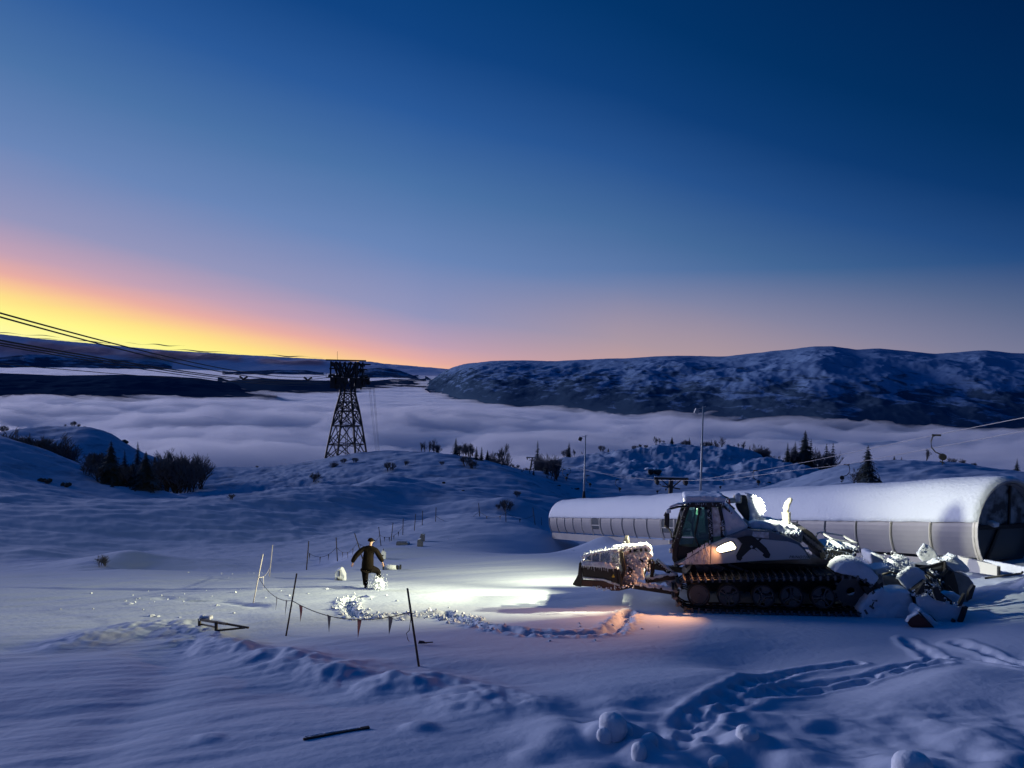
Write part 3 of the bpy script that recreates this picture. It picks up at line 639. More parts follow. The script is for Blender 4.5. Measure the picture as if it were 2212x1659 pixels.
# ------------------------------------------------------------------ lamp posts
for px_, yt, yb, Y_, lb in ((1263, 940, 1085, 100, 'slim lamp post behind the far part of the tunnel'), (1517, 878, 1066, 78, 'taller pale lamp post rising behind the cab roof')):
    top = Vector(P(px_+2, yt, Y_)); g = GZ(top.x, Y_); hh = top.z-g
    t = empty('lamp_post', (top.x, Y_, g), lb, 'lamp post', 'lamp posts behind the tunnel')
    MB().tube([(0, 0, -.5), (0, 0, hh)], [.15, .07], 8).build('pole', M_GALV, t, smooth=True)
    mb = MB(); mb.bar((0, 0, hh-.15), (-.55, -.1, hh-.25), .07); mb.build('arm', M_GALV, t)
    mb = MB(); mb.box((-.7, -.15, hh-.5), (.42, .35, .5), Matrix.Rotation(.4, 3, 'Y')); mb.build('floodlight', M_GALV if Y_ < 90 else M_STEEL, t, bevel=.03)
    mb = MB(); mb.bar((.1, 0, hh-.05), (.3, 0, hh+.05), .05); mb.build('bracket', M_GALV, t)
    if Y_ > 90:
        mb = MB(); mb.tube([(0, 0, -.3), (0, 0, hh-7.4)], [.8, .12], 8); mb.build('concrete_foot', M_ROCK, t)

# ------------------------------------------------------------------ covered conveyor lift (the tunnel)
TA = Vector(P(2120, 1213, 25.)); TB = Vector(P(1184, 1150, 66.)); td = (TB-TA); TL = td.length; td.normalize()
tn = Vector((-td.y, td.x, 0)).normalized()
if tn.y < 0: tn = -tn                       # towards the far side
tu = Vector((0, 0, 1))
TUN = empty('conveyor_tunnel', TA, 'long snow-covered arched conveyor lift tunnel with grey panels behind the groomer', 'tunnel')
TMr = Matrix(((td.x, tn.x, 0, TA.x), (td.y, tn.y, 0, TA.y), (td.z, tn.z, 1, TA.z), (0, 0, 0, 1)))
def sect(a):       # a: 0 near foot .. 1 far foot; gives lateral, height
    th = math.radians(260*a-40); r = 1.38
    return Vector((1.06-r*math.cos(th), 1.05+(r*1.18 if math.sin(th) < 0 else r*1.12)*math.sin(th)))
def tpt(s, a, off=0):
    p = sect(a); c_ = Vector((1.06, 1.05)); dd = (p-c_).normalized()*off; p = p+dd
    return TA+td*s+tn*p.x+tu*p.y-TA
M_PANEL = mat('tunnel_panel', (.24, .24, .27), .5, bump=.1, bscale=3, noise=.5, nscale=.8, col2=(.18, .18, .21))
M_RIB = mat('tunnel_rib', (.45, .44, .43), .5)
M_PDARK = mat('smoked_window', (.07, .08, .09), .25)
PS = 1.84; NP = int(TL/PS)
def shell(s0, s1, a0, a1, off, n=8, thick=.03):
    mb = MB(); vs = []
    for o_ in (off, off-thick):
        for s in (s0, s1):
            for i in range(n+1): vs.append(tpt(s, a0+(a1-a0)*i/n, o_))
    m = n+1; fs = []
    for i in range(n): fs += [(i, i+1, m+i+1, m+i), (2*m+i, 3*m+i, 3*m+i+1, 2*m+i+1), (i, 2*m+i, 2*m+i+1, i+1), (m+i, m+i+1, 3*m+i+1, 3*m+i)]
    fs += [(0, m, 3*m, 2*m), (n, 2*m+n, 3*m+n, m+n)]
    return mb.add(vs, fs)
aS = .19
for k in range(NP):
    s0 = k*PS+.05; s1 = (k+1)*PS-.05
    win = k in (11, 17)
    if win:
        shell(s0, s1, .02, .075, 0).build('panel', M_PANEL, TUN, label='dark lower hatch')
        o = shell(s0+.15, s1-.15, .08, .185, .0).build('window', M_PDARK, TUN); shell(s0+.1, s1-.1, .115, .122, .03).build('window_bar', M_RIB, o)
        for e_ in (s0+.07, s1-.12): shell(e_, e_+.07, .02, .19, .05).build('window_frame', M_RIB, o)
    else: shell(s0, s1, .02, aS+.03, 0).build('panel', M_PANEL, TUN)
shell(0, NP*PS, aS+.03, .98, -.02, 20).build('roof_shell', M_PANEL, TUN)
for k in range(NP+1):
    s = k*PS; mb = shell(s-.035, s+.035, .0, aS+.03, .04)
    mb2 = shell(s-.012, s+.012, .0, aS+.03, .06); mb.add(mb2.v, mb2.f)
    if k == 0:
        m3 = shell(s-.14, s+.08, .0, 1.0, .05, 24); mb.add(m3.v, m3.f)
    mb.build('rib', M_RIB, TUN)
mb = MB(); n_s = int(TL/.3); n_a = 26; vs = []
for i in range(n_s+1):
    s = -.12+(NP*PS+.2)*i/n_s
    e_end = math.exp(-((TL-s)/.7)**2)
    for j in range(n_a+1):
        a = aS+(.88-aS)*j/n_a; w_ = min(1, 3*(j/n_a))*min(1, 4*(1-j/n_a))
        if j == 0: a += .004*float(fbm(s*2.0, 0, 123, 3))
        off = .045+.16*min(1, w_*1.2)*(1+.5*float(pn(s*.25, j*.1, 120)))+.02*float(pn(s*1.2, j*.4, 121))-.1*e_end*w_
        off *= min(1, (s+.14)/.25+.3)
        vs.append(tpt(s, a, off))
fs = [(i*(n_a+1)+j, i*(n_a+1)+j+1, (i+1)*(n_a+1)+j+1, (i+1)*(n_a+1)+j) for i in range(n_s) for j in range(n_a)]
vs2 = [v for v in vs]
mb.add(vs, fs); o = mb.build('snow_cover', M_SNOWC, TUN, smooth=True); sm_ = o.modifiers.new('t', 'SOLIDIFY'); sm_.thickness = .06; sm_.offset = 0
# closed end with frosted dark panes
M_FROST = mat('frosted_glass', (.02, .025, .03), .25, noise=.22, nscale=2.6, col2=(.28, .33, .38))
def endwall(s, m, z0, z1, name, n=20):
    mb = MB(); pts = [sect(i/n) for i in range(n+1)]; ring_ = [(p.x, p.y) for p in pts]
    # clip by height
    out = []
    for i in range(len(ring_)):
        x_, z_ = ring_[i]; out.append((x_, min(max(z_, z0), z1)))
    vs = [td*s+tn*x_*.97+tn*.04+tu*(z_*.985) for x_, z_ in out]; vs2 = [v+td*.05 for v in vs]; n_ = len(vs)
    fs = [tuple(range(n_)), tuple(range(2*n_-1, n_-1, -1))]+[(i, (i+1) % n_, n_+(i+1) % n_, n_+i) for i in range(n_)]
    return mb.add(vs+vs2, fs).build(name, m, TUN)
endwall(.25, M_FROST, 1.2, 3, 'end_pane'); endwall(.25, M_PDARK, 0, 1.05, 'end_door')
mb = MB(); mb.bar(td*.2+tn*.0+tu*1.12, td*.2+tn*2.66+tu*1.12, .06, .14); mb.bar(td*.2+tn*.45+tu*.05, td*.2+tn*.95+tu*1.1, .06, .10); mb.bar(td*.2+tn*1.35+tu*1.1, td*.2+tn*1.35+tu*2.5, .05, .08); mb.build('end_frame', M_STEEL, TUN)
mb = MB(); mb.box(td*.1+tn*.5+tu*1.25, (.2, .5, .16)); snowify(mb.build('snow_ledge', M_SNOWC, TUN), .03, .06, .2)
mb = MB()
for k in range(NP):
    a = TA+td*(k*PS)+tn*-.02-TA; b_ = TA+td*((k+1)*PS)+tn*-.02-TA
    vs = [a+tu*.02, b_+tu*.02, b_-tu*.5, a-tu*.5]; vs += [v-tn*.04 for v in vs]
    mb.add(vs, [(0, 1, 2, 3), (7, 6, 5, 4), (0, 4, 5, 1), (2, 6, 7, 3), (1, 5, 6, 2), (3, 7, 4, 0)])
mb.build('base_board', M_PANEL, TUN)

# boards, rails and snow in front of the tunnel mouth
def PT(px, py, Y): return Vector(P(px, py, Y))
M_WHITEP = mat('white_board', (.6, .6, .58), .6)
o_ = PT(2150, 1235, 23.6); RB = empty('conveyor_ramp', o_, 'snow-covered white conveyor frame with rail at the tunnel mouth, right edge', 'conveyor ramp')
q = lambda px, py, Y: PT(px, py, Y)-o_
mb = MB(); mb.bar(q(2128, 1217, 24.6), q(2215, 1234, 22.6), .17, .26); mb.bar(q(2215, 1234, 22.6), q(2330, 1256, 20.6), .17, .26); snowify(mb.build('snowy_beam', M_SNOWC, RB), .03, .04, .2)
mb = MB(); a, b_, c_, d_ = q(2075, 1203, 25), q(2155, 1222, 23.8), q(2155, 1244, 23.8), q(2075, 1232, 25); w_ = Vector((.05, .25, 0)); mb.add([a, b_, c_, d_, a+w_, b_+w_, c_+w_, d_+w_], [(0, 1, 2, 3), (4, 5, 6, 7), (0, 1, 5, 4), (2, 3, 7, 6), (1, 2, 6, 5), (0, 3, 7, 4)]); mb.build('side_board', M_WHITEP, RB)
MB().bar(q(2157.5, 1223, 23.7), q(2157.5, 1243, 23.7), .07).build('post', M_STEEL, RB)
mb = MB(); mb.tube([q(2128, 1249, 23.2), q(2170, 1243, 22.8), q(2206, 1239, 22.5), q(2209, 1236, 22.4)], .035, 6); mb.build('rail', M_STEEL, RB)
# ------------------------------------------------------------------ the snow groomer (own frame: x ahead, y to its left side, z up)
GR = empty('snow_groomer', label='large silver and black snow groomer with raised blade, parked beside the tunnel', cat='snow groomer'); GR.matrix_world = GM
c1 = lambda i, j: (1206.9+.2728*i, 1014.9+.2728*j)
c3 = lambda i, j: (1426.4+.1488*i, 1031.4+.1488*j)
c2 = lambda i, j: (1228.9+.12897*i, 1152.1+.12897*j)
cR = lambda i, j: (1810.4+.1488*i, 1152.1+.1488*j)
cB = lambda i, j: (1700.7+.23146*i, 1014.9+.23146*j)
def tr(f, pts, ly): return [L(*f(*p), ly) for p in pts]
def gp(f, p, ly): x, z = L(*f(*p), ly); return Vector((x, ly, z))
M_SILVER = mat('groomer_silver', (.50, .51, .54), .5, .15, bump=.05, bscale=30, noise=.5, nscale=3, col2=(.50, .51, .54))
M_NAVY = mat('groomer_dark_panel', (.10, .12, .16), .45, .2, bump=.05, bscale=25, noise=.5, nscale=6, col2=(.16, .18, .22))
M_BLACK = mat('black_plastic', (.012, .012, .014), .5)
M_RUB = mat('track_rubber', (.015, .015, .017), .75)
M_GROUS = mat('track_steel', (.16, .16, .18), .42, .8, noise=.5, nscale=9, col2=(.06, .06, .07))
M_WHEEL = mat('wheel_grey', (.09, .09, .10), .5, .3)
M_RED = mat('dark_red_paint', (.10, .012, .010), .5)
M_CHROME = mat('exhaust_steel', (.55, .53, .45), .35, .8)
M_RIME = mat('rimed_paint', (.34, .35, .38), .7, bump=.9, bscale=14, noise=.35, nscale=9, col2=(.72, .74, .78))
M_LAMP = mat('lit_lamp', (.9, .9, .8), .3, emit=(1, .86, .55), es=7)
M_YEL = mat('warning_yellow', (.75, .48, .03), .5)
def glassmat(name, col, mixf):
    m = bpy.data.materials.new(name); m.use_nodes = True; n = m.node_tree.nodes; l = m.node_tree.links.new; n.clear()
    a = n.new('ShaderNodeBsdfTransparent'); a.inputs[0].default_value = (*col, 1); g = n.new('ShaderNodeBsdfGlossy'); g.inputs['Roughness'].default_value = .08; g.inputs[0].default_value = (.6, .7, .7, 1)
    mx_ = n.new('ShaderNodeMixShader'); mx_.inputs[0].default_value = mixf; o = n.new('ShaderNodeOutputMaterial'); l(a.outputs[0], mx_.inputs[1]); l(g.outputs[0], mx_.inputs[2]); l(mx_.outputs[0], o.inputs[0]); return m
M_GLASS = glassmat('tinted_glass', (.42, .58, .52), .12)
FLH = 2.9
# --- body
hull = [(-2.75, .55), (-2.6, 1.22), (2.1, 1.22), (2.45, .75), (2.2, .38), (-2.3, .38)]
MB().prism(hull, -.85, .85).build('hull', M_BLACK, GR, bevel=.03)
W_ = 1.28
low = tr(c3, [(205, 1250), (270, 1272), (720, 1270), (1110, 1242), (1450, 1217), (2190, 1188), (2110, 1050), (2030, 955), (1900, 880), (1560, 770), (1250, 752), (1000, 850), (745, 955), (560, 1075), (370, 1185)], W_)
body = MB().prism(low, -W_, W_).build('body', M_NAVY, GR, bevel=.03)
def panel(f, pts, ly, th, name, m, parent=GR, mirror=True, bevel=.01, **k):
    s = tr(f, pts, ly+th); o = MB().prism(s, ly, ly+th).build(name, m, parent, bevel=bevel, **k)
    if mirror: MB().prism(s, -ly-th, -ly).build(name, m, parent, bevel=bevel)
    return o
panel(c3, [(742, 962), (728, 1262), (1108, 1236), (1120, 1130), (1180, 960), (1115, 880), (955, 868)], W_, .03, 'side_panel', M_SILVER)
panel(c3, [(1112, 1234), (1450, 1210), (2160, 1180), (2090, 1060), (2000, 975), (1850, 930), (1600, 905), (1300, 880), (1180, 885), (1185, 960), (1125, 1130)], W_, .03, 'side_panel', M_SILVER)
panel(c3, [(250, 1262), (718, 1262), (728, 972), (560, 1085), (380, 1190)], W_, .03, 'door_lower_panel', M_RIME)
panel(c3, [(1345, 785), (1575, 795), (1575, 885), (1330, 860)], W_+.002, .02, 'frosted_hatch', M_RIME, body)
panel(c3, [(1110, 882), (1240, 850), (1340, 850), (1430, 920), (1540, 1020), (1600, 1120), (1580, 1170), (1530, 1170), (1430, 1085), (1370, 1045), (1325, 1035), (1270, 1085), (1160, 1212), (1110, 1190), (1100, 1130), (1140, 1050), (1190, 960)], W_+.032, .01, 'black_marking', M_BLACK, body, bevel=0)
panel(c3, [(1185, 1160), (1300, 1050), (1325, 1075), (1205, 1185)], W_+.044, .004, 'silver_marking', M_SILVER, body, bevel=0)
panel(c3, [(1370, 1030), (1395, 1020), (1500, 1105), (1480, 1130)], W_+.044, .004, 'silver_marking', M_SILVER, body, bevel=0)
panel(c3, [(1325, 985), (1345, 1005), (1325, 1028), (1300, 1005)], W_+.044, .004, 'silver_marking', M_SILVER, body, bevel=0)
panel(c3, [(1440, 885), (1480, 885), (1420, 950), (1400, 930)], W_+.032, .006, 'black_marking', M_BLACK, body, bevel=0)
tcv = bpy.data.curves.new('maker_lettering', 'FONT'); tcv.body = 'PRINOTH'; tcv.size = .11; tcv.shear = .35; tcv.extrude = .004; tcv.space_character = 1.15
tmp_ = bpy.data.objects.new('tmp_text', tcv); C.objects.link(tmp_); bpy.context.view_layer.update()
me_ = bpy.data.meshes.new_from_object(tmp_.evaluated_get(bpy.context.evaluated_depsgraph_get())); bpy.data.objects.remove(tmp_)
me_.name = 'maker_lettering'; me_.materials.clear(); me_.materials.append(M_BLACK)
to = bpy.data.objects.new('maker_lettering', me_); C.objects.link(to); to.parent = body
p_ = gp(c3, (1868, 1172), W_+.037); to.matrix_local = Matrix(((-1, 0, 0, p_.x), (0, 0, 1, p_.y), (0, 1, 0, p_.z), (0, 0, 0, 1))); 
# lamp set in the side panel
lampp = [(808, 1047), (840, 1010), (930, 965), (1020, 934), (1050, 945), (1098, 1015), (1085, 1040), (1000, 1062), (880, 1090), (842, 1078)]
lf = panel(c3, [(795, 1047), (835, 1002), (925, 953), (1022, 922), (1060, 935), (1110, 1015), (1095, 1050), (1000, 1074), (878, 1102), (835, 1090)], W_+.032, .012, 'lamp_frame', M_BLACK, GR, mirror=False, bevel=0)
panel(c3, lampp, W_+.046, .012, 'side_lamp', M_LAMP, GR, mirror=False, bevel=0)
# frost ridges on the lower door
rn = random.Random(3); mb = MB()
for k in range(60):
    t_ = rn.random(); i_ = 380+330*t_; j_ = 1250-(250*t_)*rn.random(); p = gp(c3, (i_, j_), W_+.03)
    mb.bar(p, p+Vector((rn.uniform(-.02, .02), .012, rn.uniform(.05, .12))), .018)
for k in range(45):
    t_ = rn.random(); p = gp(c3, (370+360*t_, 1185-225*t_), W_+.02); mb.bar(p, p+Vector((rn.uniform(-.02, .02), -.01, rn.uniform(.04, .13))), .022)
mb.build('rime_fringe', M_SNOWC, GR)
# --- cab
K = 1.02
cabi = MB(); 
def cbar(p, q_, w, ly=K, mb=None): a = gp(c3, p, ly); b_ = gp(c3, q_, ly); mb.bar(a, b_, w, w)
mb = MB()
for s_ in (1, -1):
    for p, q_, w in [((405, 400), (330, 600), .13), ((330, 600), (235, 930), .13), ((235, 930), (205, 1180), .15), ((205, 1180), (260, 1250), .15), ((400, 400), (900, 392), .14), ((705, 400), (725, 640), .11), ((725, 640), (742, 960), .12), ((575, 460), (500, 850), .05), ((890, 392), (1040, 520), .07), ((860, 430), (900, 620), .10), ((900, 620), (905, 870), .12), ((742, 955), (350, 1190), .10), ((500, 850), (560, 1000), .05)]:
        a = gp(c3, p, K); b_ = gp(c3, q_, K); a.y *= s_; b_.y *= s_; mb.bar(a, b_, w, w)
for p in [(405, 400), (330, 600), (205, 1180), (900, 392), (1270, 740)]:
    a = gp(c3, p, K); mb.bar(a, Vector((a.x, -a.y, a.z)), .12)
mb.build('cab_frame', M_BLACK, GR, bevel=.015)
# sills, floor, dash, seat
MB().prism(tr(c3, [(215, 1000), (200, 1240), (720, 1255), (745, 960), (560, 1000), (430, 1010), (270, 985)], K-.03), -K+.03, K-.03).build('cab_base', M_BLACK, GR)
xs, zs = L(*c3(620, 800), 0)
mb = MB(); mb.box((xs-.1, 0, zs-.1), (.5, .5, .16)); mb.box((xs-.35, 0, zs+.35), (.14, .5, .8)); mb.box((xs-.36, 0, zs+.85), (.1, .28, .22)); mb.build('seat', M_BLACK, GR, bevel=.04)
mb = MB(); mb.bar((xs+.75, 0, zs-.2), (xs+.5, 0, zs+.15), .07); mb.ring((xs+.48, -.02, zs+.2), .15, .18, 0, .03, 16); mb.build('controls', M_BLACK, GR)
M_BLIND = mat('pale_green_blind', (.45, .62, .38), .7); 
p1 = tr(c3, [(405, 485), (455, 478), (455, 650), (395, 640)], K-.25); MB().prism(p1, K-.27, K-.25).build('sun_blind', M_BLIND, GR)
mb = MB(); xr, zr = L(*c3(860, 760), 0); mb.box((xr-.05, 0, zr), (.08, 1.7, 1.7)); mb.build('rear_bulkhead', M_BLACK, GR)
panel(c3, [(418, 470), (575, 462), (500, 860), (318, 860), (345, 700)], K-.02, .012, 'side_window', M_GLASS, GR, bevel=0)
panel(c3, [(308, 880), (492, 880), (470, 962), (272, 975)], K-.02, .012, 'side_window', M_GLASS, GR, bevel=0)
panel(c3, [(590, 462), (705, 462), (735, 950), (520, 1000), (500, 880)], K-.02, .012, 'side_window', M_GLASS, GR, bevel=0)
fr = [gp(c3, (400, 430), 0), gp(c3, (225, 980), 0)]
mb = MB(); a, b_ = fr; mb.add([(a.x, -.95, a.z), (a.x, .95, a.z), (b_.x, .95, b_.z), (b_.x, -.95, b_.z), (a.x-.012, -.95, a.z), (a.x-.012, .95, a.z), (b_.x-.012, .95, b_.z), (b_.x-.012, -.95, b_.z)], [(0, 1, 2, 3), (7, 6, 5, 4), (0, 4, 5, 1), (2, 6, 7, 3), (1, 5, 6, 2), (3, 7, 4, 0)]); mb.build('windscreen', M_GLASS, GR)
o = panel(c3, [(752, 430), (850, 440), (880, 600), (895, 850), (765, 865), (745, 640)], K-.01, .03, 'rear_side_window', M_RIME, GR, bevel=0)
q1 = tr(c3, [(872, 430), (985, 425), (1100, 505), (1200, 610), (1278, 720), (1240, 780), (1215, 862), (1110, 878), (1000, 880), (955, 860), (935, 760), (900, 600)], K)
mb = MB(); mb.prism(q1, -K-.03, K+.03); snowify(mb.build('snow_packed_cab_rear', M_SNOWC, GR), .045, .07, .25, 2)
q2 = tr(c3, [(352, 275), (420, 268), (640, 262), (820, 275), (890, 262), (975, 310), (930, 385), (700, 372), (500, 378), (372, 395), (345, 330)], K)
mb = MB(); mb.prism(q2, -K-.02, K+.02); snowify(mb.build('roof_snow', M_SNOWC, GR), .045, .06, .25, 2)
# mirror and its bracket
mb = MB(); ml = K+.28
mb.tube([gp(c3, (400, 415), K), gp(c3, (260, 425), ml), gp(c3, (125, 462), ml), gp(c3, (92, 500), ml), gp(c3, (60, 560), ml)], .035, 6); mb.tube([gp(c3, (60, 700), ml), gp(c3, (130, 750), ml), gp(c3, (158, 810), ml), gp(c3, (165, 870), ml), gp(c3, (225, 900), K)], .025, 6); mb.build('mirror_bracket', M_BLACK, GR)
panel(c3, [(62, 512), (135, 522), (128, 742), (52, 720)], ml-.05, .10, 'mirror', M_BLACK, GR, mirror=False, bevel=.03)
mb = MB(); mb.tube([gp(c3, (370, 372), K), gp(c3, (255, 385), ml), gp(c3, (130, 430), ml)], .045, 6); snowify(mb.build('snow_on_bracket', M_SNOWC, GR), .025, .04, .12, 1)
mb = MB(); mb.box(gp(c3, (118, 490), ml), (.14, .14, .12)); snowify(mb.build('snow_lump', M_SNOWC, GR), .02, .03, .1, 3)
for s_ in (1,):
    mb = MB(); mb.box(gp(c3, (150, 935), K+.12), (.12, .12, .14)); mb.box(gp(c3, (155, 1060), K+.12), (.10, .10, .16)); mb.build('front_work_lamp', M_GALV, GR, bevel=.03)
MB().bar(gp(c3, (175, 900), K+.12), gp(c3, (190, 1100), K+.05), .05).build('lamp_bracket', M_BLACK, GR)
# rear-facing lights and the iced box behind the cab
q3 = tr(c3, [(1255, 252), (1395, 275), (1440, 325), (1522, 462), (1405, 600), (1400, 640), (1300, 640), (1295, 520), (1270, 380)], .45)
mb = MB(); mb.prism(q3, -.55, .45); snowify(mb.build('iced_intake_box', M_SNOWC, GR), .035, .10, .18, 1)
panel(c3, [(1180, 262), (1255, 265), (1290, 500), (1300, 640), (1225, 600), (1130, 480), (1100, 400)], .1, .3, 'intake_duct', M_BLACK, GR, mirror=False)
mb = MB(); mb.box(gp(c3, (1120, 310), .55), (.24, .22, .26)); mb.box(gp(c3, (1040, 335), .6), (.2, .2, .16)); mb.build('rear_work_lamp', M_CHROME, GR, bevel=.05)
mb = MB(); mb.box(gp(c3, (1125, 305), .62), (.14, .12, .2)); mb.box(gp(c3, (1120, 245), .6), (.16, .14, .08)); snowify(mb.build('lamp_snow', M_SNOWC, GR), .025, .05, .1, 2)
MB().box(gp(c3, (1000, 350), .7), (.06, .05, .14)).build('red_marker', mat('red_marker_plastic', (.5, .06, .04), .4), GR)
mb = MB(); mb.tube([gp(c3, (930, 300), .8), gp(c3, (900, 265), .8), gp(c3, (985, 300), .7), gp(c3, (960, 350), .7), gp(c3, (1080, 460), .7)], .03, 6); mb.build('cab_rail', M_BLACK, GR)
# engine deck
D_ = .95
dk = tr(c3, [(1235, 765), (1560, 775), (1900, 885), (2060, 960), (2080, 780), (1440, 655), (1290, 700)], D_)
MB().prism(dk, -D_, D_).build('engine_cover', M_NAVY, GR, bevel=.04)
ds = tr(c3, [(1300, 735), (1290, 660), (1360, 628), (1450, 640), (1620, 660), (1850, 700), (2000, 735), (2045, 775), (2020, 815), (1900, 830), (1700, 790), (1500, 750)], D_)
mb = MB(); mb.prism(ds, -D_+.1, D_+.02); snowify(mb.build('deck_snow', M_SNOWC, GR), .04, .12, .16, 1)
ra = tr(c1, [(1918, 470), (1960, 468), (2010, 500), (2060, 560), (2110, 610), (2060, 650), (2000, 620), (1925, 540)], .9)
MB().prism(ra, -.9, .9).build('radiator_housing', M_BLACK, GR, bevel=.02)
mb = MB()
for k in range(7):
    p = gp(c1, (1935+k*24, 500+k*19), .93); mb.bar(p+Vector((0, -1.8, 0)), p, .045); mb.bar(p, p-Vector((.12, 0, .22)), .04)
mb.build('radiator_grille', M_GROUS, GR)
# exhaust
e0, e1, e2, e3 = [gp(c3, p, .2) for p in ((1850, 720), (1840, 660), (1828, 505), (1878, 400))]
EXH = MB().tube([e1, e1.lerp(e2, .33), e1.lerp(e2, .34), e1.lerp(e2, .66), e1.lerp(e2, .67), e2], [.115, .12, .125, .125, .13, .135], 14).build('exhaust_stack', M_CHROME, GR, smooth=False)
MB().tube([e0-Vector((0, 0, .1)), e1], .075, 12).build('exhaust_pipe', M_STEEL, EXH, smooth=True)
mb = MB(); pts = [e2-Vector((0, 0, .05)), e2+Vector((0, 0, .12)), e2+Vector((-.04, 0, .24)), e2+Vector((-.12, 0, .36)), e2+Vector((-.17, 0, .42))]
mb.tube(pts, [.085, .095, .092, .08, .05], 14); mb.build('exhaust_elbow', M_CHROME, EXH, smooth=True)
# rear load deck with guard rail
bd = tr(cB, [(300, 790), (310, 760), (420, 735), (640, 745), (650, 800), (600, 830), (310, 835)], .9)
MB().prism(bd, -.9, .9).build('rear_deck', M_BLACK, GR, bevel=.02)
bs = tr(cB, [(305, 790), (320, 755), (430, 712), (560, 715), (665, 728), (650, 765), (600, 785), (560, 812), (320, 805)], .86)
mb = MB(); mb.prism(bs, -.86, .86); snowify(mb.build('deck_snow', M_SNOWC, GR), .045, .10, .2, 1)
mb = MB(); a = [gp(cB, p, .88) for p in ((372, 705), (385, 662), (420, 648), (650, 688), (668, 712), (600, 792), (560, 770), (410, 740), (345, 722))]
mb.tube(a, .028, 6); b_ = [v-Vector((0, 1.7, 0)) for v in a]; mb.tube(b_, .028, 6); mb.bar(a[2], b_[2], .045); mb.bar(a[3], b_[3], .045); mb.bar(gp(cB, (500, 668), .88), gp(cB, (530, 705), .88), .035); mb.bar(gp(cB, (400, 740), .88), gp(cB, (445, 800), .88), .035)
mb.build('guard_rail', M_GALV, GR)
# --- tracks
def trackpath():
    pts = []
    f0 = (2.28, .50); rf = .40; r0 = (-2.18, .58); rr = .47
    for a in np.linspace(-math.pi/2-.35, math.pi/2+.05, 14): pts.append((f0[0]+rf*math.cos(a)*1.0, f0[1]+rf*math.sin(a)))
    for a in np.linspace(math.pi/2, math.pi*1.5+.3, 16): pts.append((r0[0]+rr*math.cos(a), r0[1]+rr*math.sin(a)))
    pts += [(-1.75, .09), (1.85, .09)]
    return pts
tp = trackpath(); tp.append(tp[0])
seg = np.r_[0, np.cumsum([math.dist(a, b_) for a, b_ in zip(tp[:-1], tp[1:])])]; TLn = seg[-1]
def on_path(s):
    s %= TLn; k = min(max(np.searchsorted(seg, s)-1, 0), len(tp)-2); t_ = (s-seg[k])/(seg[k+1]-seg[k]+1e-9)
    a, b_ = Vector((tp[k][0], tp[k][1])), Vector((tp[k+1][0], tp[k+1][1])); return a.lerp(b_, t_), (b_-a).normalized()
def track(side):
    y0, y1 = (.88, 2.1) if side > 0 else (-2.1, -.88)
    T_ = empty('track', parent=GR)
    bm_ = MB()
    for fy in (.06, .36, .62, .90):
        ya = y0+(y1-y0)*fy; yb = ya+(.13)*(1 if side > 0 else 1)
        vs = []; fs = []
        N = 90
        for i in range(N):
            p, d_ = on_path(TLn*i/N); nrm = Vector((d_.y, -d_.x))
            for yy, o_ in ((ya, 0), (yb, 0), (yb, .03), (ya, .03)): vs.append((p.x+nrm.x*o_, yy, p.y+nrm.y*o_))
        for i in range(N):
            a = i*4; b_ = ((i+1) % N)*4
            for j in range(4): fs.append((a+j, a+(j+1) % 4, b_+(j+1) % 4, b_+j))
        bm_.add(vs, fs)
    bm_.build('track_belt', M_RUB, T_)
    g = MB(); n = 60
    for i in range(n):
        p, d_ = on_path(TLn*(i+.5)/n); nrm = Vector((d_.y, -d_.x))
        # bar: base plate and upright blade with bevelled ends
        def pt(a, o_, y): return (p.x+d_.x*a+nrm.x*o_, y, p.y+d_.y*a+nrm.y*o_)
        g.add([pt(-.045, .03, y0), pt(.045, .03, y0), pt(.045, .05, y0), pt(-.045, .05, y0), pt(-.045, .03, y1), pt(.045, .03, y1), pt(.045, .05, y1), pt(-.045, .05, y1)], [(0, 1, 2, 3), (7, 6, 5, 4), (0, 4, 5, 1), (1, 5, 6, 2), (2, 6, 7, 3), (3, 7, 4, 0)])
        e = .06
        g.add([pt(-.008, .05, y0+.02), pt(-.008, .135, y0+e), pt(-.008, .135, y1-e), pt(-.008, .05, y1-.02), pt(.008, .05, y0+.02), pt(.008, .135, y0+e), pt(.008, .135, y1-e), pt(.008, .05, y1-.02)], [(0, 1, 2, 3), (7, 6, 5, 4), (0, 4, 5, 1), (1, 5, 6, 2), (2, 6, 7, 3), (3, 7, 4, 0)])
        yo = y1 if side > 0 else y0; sg = 1 if side > 0 else -1     # end clips
        g.add([pt(-.03, -.04, yo), pt(.03, -.04, yo), pt(.03, .09, yo), pt(-.03, .09, yo), pt(-.03, -.04, yo+sg*.02), pt(.03, -.04, yo+sg*.02), pt(.022, .09, yo+sg*.02), pt(-.022, .09, yo+sg*.02)], [(0, 1, 2, 3), (7, 6, 5, 4), (0, 4, 5, 1), (1, 5, 6, 2), (2, 6, 7, 3), (3, 7, 4, 0)])
    g.build('grousers', M_GROUS, T_)['kind'] = 'stuff'
    return T_
track(1); track(-1)
WX = [L(px, py, 1.75) for px, py in ((1509, 1279), (1574, 1280.5), (1649, 1284), (1710, 1289), (1778, 1294))]
